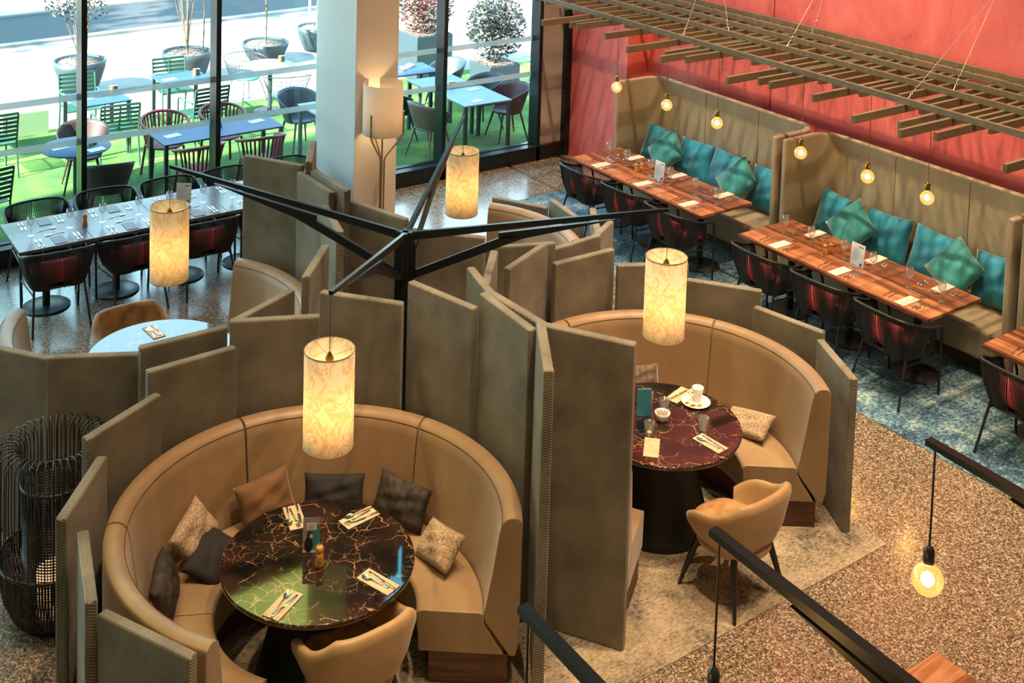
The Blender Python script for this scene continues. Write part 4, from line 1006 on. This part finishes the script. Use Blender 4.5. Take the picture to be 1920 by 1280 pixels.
def slat_chair():
    r = thing('slatted_garden_chair', 'x', 'chair', (0, 0, 0), 0, 'green slatted garden chairs')
    for s in (-1, 1):
        MB().tube([(s*0.26, 0.26, 0), (s*0.26, 0.24, 0.60), (s*0.26, 0.20, 0.64), (s*0.26, -0.22, 0.64)], 0.013, 8).build('leg', GREEN, r)
        MB().tube([(s*0.25, -0.30, 0), (s*0.25, -0.22, 0.42), (s*0.25, -0.31, 0.85)], 0.013, 8).build('leg', GREEN, r)
    m = MB()
    for k in range(9): m.box((0, 0.21-0.052*k, 0.44), (0.50, 0.036, 0.012))
    m.build('seat', GREEN, r, bevel=0.003)
    m = MB()
    for k in range(7): m.box((0, -0.235-0.0135*k, 0.50+0.058*k), (0.50, 0.012, 0.036))
    m.box((0, -0.268, 0.67), (0.02, 0.012, 0.38), M=Matrix.Rotation(R(12), 3, 'X'))
    m.build('backrest', GREEN, r, bevel=0.003); return r
def spindle_chair(m_):
    r = thing('spindle_armchair', 'x', 'chair', (0, 0, 0), 0, 'red spindle back armchairs')
    rim = [(0.30*math.sin(a)*1.0, -0.27*math.cos(a)+0.0, 0.80-0.115*(abs(a)/2.2)**1.6) for a in [R(-125)+R(250)*k/24 for k in range(25)]]
    MB().tube(rim, 0.021, 8).build('top_rail', m_, r)
    sm = MB()
    for k in range(13):
        a = R(-66+11*k); p = (0.30*math.sin(a), -0.27*math.cos(a), 0.79-0.115*(abs(a)/2.2)**1.6); q = (0.235*math.sin(a), 0.02-0.225*math.cos(a), 0.44); sm.tube([p, q], 0.0125, 6)
    sm.build('spindles', m_, r)
    for s in (-1, 1):
        MB().grid(lambda u, v: (s*(0.235+0.055*v)*math.sin(R(100+25*u)), -0.25*math.cos(R(100+25*u)), 0.44+0.245*v), 5, 4).build('arm_panel', m_, r)
        for sy in (-1, 1): MB().tube([(s*0.19, sy*0.17, 0.44), (s*0.235, sy*0.235, 0)], 0.016, 8).build('leg', m_, r)
    MB().lathe([(0, 0.42), (0.235, 0.425), (0.245, 0.44), (0.235, 0.452), (0, 0.447)], 32).build('seat', m_, r); return r
def shell_chair(name, m_, lm, grp):
    r = thing(name, 'x', 'chair', (0, 0, 0), 0, grp)
    def P(u, v):
        a = R(-122)+R(244)*u; h = 0.80-0.16*(abs(a)/R(122))**2
        rr = 0.20+0.10*v**0.8; z = 0.40+(h-0.40)*v; return (rr*1.05*math.sin(a), -rr*math.cos(a)*1.0-0.03*v, z)
    o = MB().grid(P, 33, 9).build('shell', m_, r); md = o.modifiers.new('s', 'SOLIDIFY'); md.thickness = 0.014
    MB().lathe([(0, 0.40), (0.215, 0.405), (0.225, 0.425), (0.21, 0.44), (0, 0.43)], 32).build('seat', m_, r)
    for sx in (-1, 1):
        for sy in (-1, 1): MB().tube([(sx*0.15, sy*0.14, 0.41), (sx*0.24, sy*0.235, 0)], 0.014, 8, rs=[0.018, 0.011]).build('leg', lm, r)
    return r
def wire_chair():
    r = thing('wire_armchair', 'x', 'chair', (0, 0, 0), 0, 'black wire garden chairs')
    WM = BLACK
    def S(u, v):
        a = R(-115)+R(230)*u; rr = 0.22+0.11*v; return Vector((rr*1.1*math.sin(a), -rr*math.cos(a), 0.42+(0.36-0.10*(abs(a)/2)**2)*v))
    m = MB()
    for k in range(21): m.tube([S(k/20, j/4) for j in range(5)], 0.0035, 4, smooth=False)
    for j in range(6): m.tube([S(k/24, j/5) for k in range(25)], 0.0035 if j < 5 else 0.007, 4, smooth=False)
    m.build('wire_shell', WM, r)
    MB().lathe([(0, 0.425), (0.20, 0.43), (0.21, 0.445), (0.2, 0.46), (0, 0.465)], 24).build('seat_pad', mat('turquoise_pad', rgb('#3f8f9c'), 0.8), r)
    for sx in (-1, 1):
        for sy in (-1, 1): MB().tube([(sx*0.15, sy*0.14, 0.43), (sx*0.26, sy*0.25, 0)], 0.006, 6).build('leg', WM, r)
    return r
def garden_table(name, lab, loc, rz, top, m_, round_=None):
    r = thing(name, lab, 'table', loc, rz)
    if round_:
        MB().lathe([(0, 0.72), (round_-0.01, 0.72), (round_, 0.73), (round_-0.004, 0.742), (0, 0.742)], 48).build('table_top', m_, r)
        MB().cyl((0, 0, 0.02), (0, 0, 0.72), 0.035, n=16).build('column', SLATE, r); MB().lathe([(0, 0), (0.25, 0), (0.25, 0.012), (0, 0.02)], 32).build('foot_disc', SLATE, r)
    else:
        w, d = top; MB().box((0, 0, 0.73), (w, d, 0.022)).build('table_top', m_, r, bevel=0.004)
        for sx in (-1, 1):
            for sy in (-1, 1): MB().box((sx*(w/2-0.035), sy*(d/2-0.035), 0.36), (0.045, 0.045, 0.72)).build('leg', SLATE, r)
    return r
SC = Pool(slat_chair()); SP_ = Pool(spindle_chair(RED)); WC = Pool(wire_chair())
# left group: two square blue tables with green chairs
garden_table('garden_table', 'square blue garden table in front of the first round planter', (-4.05, 3.42, 0), R(3), (0.72, 0.72), BLUETOP)
SC.put((-4.06, 4.10, 0), R(177), 'green slatted chair between the first planter and its table'); SC.put((-3.98, 2.82, 0), R(-4), 'green slatted chair on the window side of the first planter table')
garden_table('garden_table', 'square blue garden table in front of the second round planter', (-2.68, 3.86, 0), R(2), (0.72, 0.66), BLUETOP)
SC.put((-2.62, 4.36, 0), R(178), 'green slatted chair between the second planter and its table'); SC.put((-2.68, 3.05, 0), R(5), 'green slatted chair on the window side of the second planter table')
garden_table('garden_table', 'blue garden table cut by the left edge of the frame', (-5.75, 3.85, 0), R(2), (0.72, 0.72), BLUETOP)
SC.put((-5.48, 3.08, 0), R(4), 'green slatted chair cut by the left edge below the strip'); SC.put((-6.05, 0.95, 0), R(15), 'green slatted chair low at the left edge by the window')
# round table with wicker chairs
garden_table('round_garden_table', 'round grey garden table on the grass behind the first mullion', (-4.87, 1.42, 0), 0, None, BLUETOP, 0.40)
BW = Pool(shell_chair('wicker_armchair', BROWN, BROWN, 'brown wicker armchairs'))
BW.put((-4.62, 2.02, 0), R(168), 'brown wicker armchair behind the round grey garden table'); BW.put((-4.72, 0.72, 0), R(-12), 'brown wicker armchair in front of the round grey garden table')
# long blue table with four red chairs
LT = garden_table('long_garden_table', 'long blue garden table with red spindle chairs', (-3.18, 1.25, 0), R(1), (1.58, 0.60), BLUETOP)
for (x, y, a), l in (((-3.62, 1.92, 178), 'red spindle armchair behind the left half of the long blue table'), ((-2.85, 1.90, 184), 'red spindle armchair behind the right half of the long blue table'),
                     ((-3.62, 0.72, 3), 'red spindle armchair on the window side, left half of the long blue table'), ((-2.83, 0.70, -2), 'red spindle armchair on the window side, right half of the long blue table')):
    SP_.put((x, y, 0), R(a), l)
# wire chairs
garden_table('round_garden_table', 'round white garden table between the two wire chairs', (-1.25, 3.98, 0), 0, None, WTOP, 0.38)
WC.put((-1.42, 4.50, 0), R(195), 'black wire armchair behind the round white garden table'); WC.put((-1.28, 3.30, 0), R(-15), 'black wire armchair in front of the round white garden table')
NV = Pool(shell_chair('navy_armchair', NAVY, NAVY, 'navy armchairs'))
NV.put((-1.62, 2.12, 0), R(185), 'navy armchair half hidden by the column'); garden_table('garden_table', 'white garden table half hidden by the column', (-1.42, 1.50, 0), 0, (0.8, 0.6), WTOP)
# right of the column
garden_table('garden_table', 'white square garden table nearest the right window pane', (0.52, 0.98, 0), R(-2), (0.78, 0.86), WTOP)
garden_table('garden_table', 'white square garden table joined behind the nearest one', (0.50, 1.80, 0), R(-2), (0.78, 0.70), WTOP)
garden_table('garden_table', 'dark garden table carrying two bowls beside the column', (0.45, 2.72, 0), R(-3), (0.85, 0.62), BLUETOP)
for k, (x, y) in enumerate(((0.55, 2.80), (0.38, 2.70))): tag(MB().lathe([(0, 0), (0.03, 0), (0.065, 0.045), (0.062, 0.045), (0.028, 0.008), (0, 0.006)], 24).build('serving_bowl', CERAMIC, loc=(x, y, 0.742)), ('pale bowl at the middle' if k == 0 else 'pale bowl at the left')+' of the dark garden table', 'bowl', 'bowls on the garden table')
G1, G2, G3 = (Pool(shell_chair('shell_armchair', m_, m_, 'moulded shell armchairs')) for m_ in (TAUPE, SLATE, PLUMP))
G1.put((-0.22, 0.92, 0), R(-78), 'taupe shell armchair left of the nearest white garden table')
G2.put((-0.28, 1.78, 0), R(-86), 'slate shell armchair left of the second white garden table'); G2.put((1.13, 1.64, 0), R(95), 'slate shell armchair right of the second white garden table'); G2.put((1.15, 2.72, 0), R(100), 'slate shell armchair right of the bowls table')
G3.put((1.18, 1.05, 0), R(80), 'plum shell armchair right of the nearest white garden table'); G2.put((1.85, 0.85, 0), R(60), 'slate shell armchair cut by the dark window frame')
# planters
def planter(x, y, r, h, lab, trunks, leafn, leafr, leafz, lm, sq=False):
    p = thing('planter', lab, 'planter', (x, y, 0))
    if sq: MB().box((0, 0, h/2), (2*r, 2*r, h)).build('pot', PLANTER, p, bevel=0.01); MB().box((0, 0, h+0.002), (2*r-0.06, 2*r-0.06, 0.02)).build('mulch', MULCH, p)
    else:
        MB().lathe([(0, 0), (r*0.62, 0), (r*0.80, h*0.35), (r*0.97, h*0.8), (r, h), (r-0.03, h), (r-0.035, h-0.04), (0, h-0.04)], 48).build('pot', PLANTER, p); MB().lathe([(0, h-0.03), (r-0.035, h-0.035), (r-0.035, h-0.05)], 32, cap1=False).build('mulch', MULCH, p)
    rn = random.Random(int(x*100)+7)
    for dx, rr in trunks: MB().tube([(dx, 0, h-0.05), (dx+0.02, 0.01, h+0.6), (dx-0.02, 0, h+1.3), (dx, 0, h+2.2)], rr, 8).build('trunk', BARK, p)
    if leafn:
        m = MB()
        for k in range(leafn):
            a, b, c = rn.gauss(0, 1), rn.gauss(0, 1), rn.gauss(0, 1); n = math.sqrt(a*a+b*b+c*c); q = rn.random()**0.45
            P = Vector((a/n*q*leafr, b/n*q*leafr, leafz[0]+(leafz[1]-leafz[0])*0.5*(1+c/n*q)))
            u = Vector((rn.uniform(-1, 1), rn.uniform(-1, 1), rn.uniform(-1, 1))).normalized(); v = u.orthogonal().normalized(); L = rn.uniform(0.026, 0.05)
            m.add([P-u*L, P+v*L*0.45, P+u*L, P-v*L*0.45], [(0, 1, 2, 3)])
        m.build('foliage', lm, p)
        br = MB()
        for k in range(14):
            a = rn.uniform(0, 6.28); q = rn.uniform(0.3, 0.9)*leafr; br.tube([(0, 0, h), (q*0.5*math.cos(a), q*0.5*math.sin(a), (h+leafz[1])/2), (q*math.cos(a), q*math.sin(a), leafz[1]-0.1)], 0.006, 5)
        br.build('branches', BARK, p)
BARK = m_simple_noise('grey_bark', rgb('#4a4238'), rgb('#6a5f50'), 12, 0.9)
LEAF = m_simple_noise('dark_green_leaf', rgb('#060d08'), rgb('#12200f'), 3, 0.5); LEAFR = m_simple_noise('red_tipped_leaf', rgb('#141d10'), rgb('#6a3021'), 4, 0.5)
planter(-3.42, 6.52, 0.41, 0.52, 'first round slate planter with bark mulch from the left', [(0.10, 0.014)], 420, 0.55, (1.15, 1.75), LEAF)
planter(-1.72, 6.30, 0.41, 0.52, 'second round slate planter with two thin trunks', [(0.0, 0.018), (0.28, 0.012)], 420, 0.60, (1.55, 2.4), LEAF)
planter(-0.02, 6.95, 0.42, 0.36, 'third round slate planter with a single thin trunk', [(0.0, 0.018)], 0, 0.5, (1.5, 2.2), LEAF)
planter(1.20, 7.35, 0.38, 0.45, 'slate planter half hidden behind the column', [(0.0, 0.02)], 0, 0.5, (1.6, 2.2), LEAF)
planter(1.98, 4.72, 0.36, 0.78, 'tall slate planter with red tipped shrub right of the column', [], 2200, 0.52, (0.75, 1.7), LEAFR, True)
planter(2.30, 3.00, 0.30, 0.58, 'square slate planter with dark leafy shrub', [], 2800, 0.50, (0.6, 1.75), LEAF, True)
tag(MB().cyl((0, 0, 0), (0, 0, 2.6), 0.03, n=12).build('street_post', KERB, loc=(1.75, 8.8, 0)), 'thin pale post on the pavement beside the column', 'post')
tag(MB().box((0, 0, 0.17), (0.62, 0.08, 0.34)).build('low_barrier', mat('pale_green_board', rgb('#7f9b76'), 0.6), bevel=0.005, loc=(-4.72, 4.55, 0)), 'low pale green board at the edge of the grass, left', 'board')
# things on the garden tables
MINI = Pool(thing('condiment_set', 'x', 'condiments', (0, 0, 0), 0, 'condiments on the garden tables'))
MB().cyl((0, 0, 0), (0, 0, 0.10), 0.03, n=14).build('jar', MILLWOOD, MINI.root); MB().cyl((0.07, 0.02, 0), (0.07, 0.02, 0.085), 0.032, n=14).build('tumbler', mat('blue_tumbler', rgb('#3f6c94'), 0.2), MINI.root)
for (x, y), l in (((-3.80, 3.55), 'first planter table'), ((-2.48, 3.90), 'second planter table'), ((-4.72, 1.36), 'round grey garden table'), ((-3.18, 1.28), 'long blue garden table'), ((-1.05, 4.05), 'round white garden table'), ((0.46, 1.46), 'white garden tables by the right pane')):
    MINI.put((x, y, 0.741), 0.3, 'wooden jar and blue tumbler on the '+l)
GN = Pool(napkin(mat('pale_napkin', rgb('#b9c2c4'), 0.8), 0.2, 0.12))
for (x, y), l in (((-4.20, 3.40), 'first planter table'), ((-2.88, 3.85), 'second planter table'), ((-5.05, 1.45), 'round grey garden table, left'), ((-4.70, 1.18), 'round grey garden table, right'), ((-3.75, 1.25), 'left end of the long blue garden table'), ((-2.62, 1.32), 'right end of the long blue garden table'), ((-1.38, 3.95), 'round white garden table'), ((0.42, 0.72), 'near edge of the white garden table'), ((0.70, 1.25), 'far edge of the white garden table')):
    GN.put((x, y, 0.741), 0.2, 'pale napkin on the '+l, 'napkins on the garden tables')
# street trees: two throw the dappled shade, others stand across the road
def tree(x, y, h, r, lab, seed):
    p = thing('street_tree', lab, 'tree', (x, y, 0), 0, 'street trees'); rn = random.Random(seed)
    MB().tube([(0, 0, 0), (0.05, 0, h*0.4), (0, 0.05, h*0.75)], 0.12, 10, rs=[0.14, 0.11, 0.07]).build('trunk', BARK, p); m = MB()
    for k in range(1500):
        a, b, c = rn.gauss(0, 1), rn.gauss(0, 1), rn.gauss(0, 1); n = math.sqrt(a*a+b*b+c*c); q = rn.random()**0.4; q *= 0.8+0.25*math.sin(a*3)*math.sin(b*4)
        P = Vector((a/n*q*r, b/n*q*r, h+c/n*q*r*0.75)); u = Vector((rn.uniform(-1, 1), rn.uniform(-1, 1), rn.uniform(-0.4, 0.4))).normalized(); v = u.orthogonal().normalized(); L = rn.uniform(0.12, 0.22)
        m.add([P-u*L, P+v*L*0.6, P+u*L, P-v*L*0.6], [(0, 1, 2, 3)])
    m.build('foliage', TLEAF, p)
TLEAF = m_simple_noise('sunlit_tree_leaf', rgb('#4d7a22'), rgb('#8fae3a'), 2, 0.6)
for i, (x, y, h, r, l) in enumerate(((-12.6, 10.3, 5.6, 2.3, 'street tree on the pavement left of the frame'), (-6.4, 10.8, 5.8, 2.3, 'street tree on the pavement above the first planter'), (-9.5, 18.0, 6.0, 3.0, 'street tree across the road, left'), (-2.0, 19.5, 6.5, 3.2, 'street tree across the road, middle'), (6.0, 19.0, 6.0, 3.0, 'street tree across the road, right'))):
    tree(x, y, h, r, l, i+1)
# ================================================================== CEILING DOWNLIGHTS
CANM = mat('downlight_housing', (0.05, 0.05, 0.05), 0.4); LENS = m_emit('downlight_lens', (1.0, 0.78, 0.52), 6)
def downlight(x, y, tx, ty, e, size, lab, blend=0.5, color=(1.0, 0.70, 0.43)):
    r = thing('ceiling_spotlight', lab, 'spotlight', (x, y, HC-0.16), 0, 'ceiling spotlights')
    MB().lathe([(0.0, 0.16), (0.06, 0.16), (0.06, 0.0), (0.052, 0.0), (0.052, 0.03), (0.0, 0.03)], 24).build('housing', CANM, r)
    MB().cyl((0, 0, 0.022), (0, 0, 0.03), 0.05, n=24).build('lens', LENS, r)
    spot('spot_beam', (x, y, HC-0.17), (tx, ty, 0.4), e*0.40, size, blend, color)
WARM = (1.0, 0.76, 0.50); NEUT = (1.0, 0.86, 0.70)
for x, y, tx, ty, e, s, l in (
    (-5.3, -7.6, -5.7, -6.9, 2600, 42, 'over the nearest booth'), (-3.6, -8.0, -3.0, -7.0, 2600, 42, 'over the coffee cup booth'),
    (-5.9, -4.6, -5.7, -4.0, 900, 44, 'over the back left booth'), (-3.2, -4.6, -3.0, -4.0, 900, 44, 'over the back right booth'),
    (-2.0, -9.2, -2.6, -8.8, 2600, 62, 'over the terrazzo aisle'), (-5.0, -9.8, -4.2, -9.4, 2200, 55, 'over the three cantilever arms'),
    (-1.0, -10.5, -0.9, -9.4, 1800, 60, 'over the near end of the aisle'),
    (-0.8, -7.4, 0.9, -6.6, 3800, 58, 'aimed at the near wall bench'), (-0.8, -4.8, 0.9, -4.6, 3800, 62, 'aimed at the middle wall bench'), (-0.8, -2.6, 0.9, -2.6, 3800, 62, 'aimed at the far wall bench'),
    (-8.2, -6.2, -7.4, -5.6, 1500, 50, 'over the wire lantern')):
    downlight(x, y, tx, ty, e, s, 'black ceiling spotlight '+l)
# added wide fill lamps, unseen, raising the ambient light of the double-height room
for x, y, l in ((-9.0, -3.0, 'left of the grey tables'), (-4.4, -2.2, 'between the column and the grey tables'), (-9.0, -8.5, 'left of the wire lantern'), (-4.4, -5.5, 'straight above the branching lamp post'), (-0.5, -5.5, 'above the blue carpet'), (-4.4, -11.0, 'above the cantilever arms'), (-9.5, -13.5, 'above the gallery edge'), (-1.0, -12.0, 'above the near end of the blue carpet')):
    downlight(x, y, x, y, 130, 140, 'added wide fill light '+l, 1.0, NEUT)
bpy.context.view_layer.update()
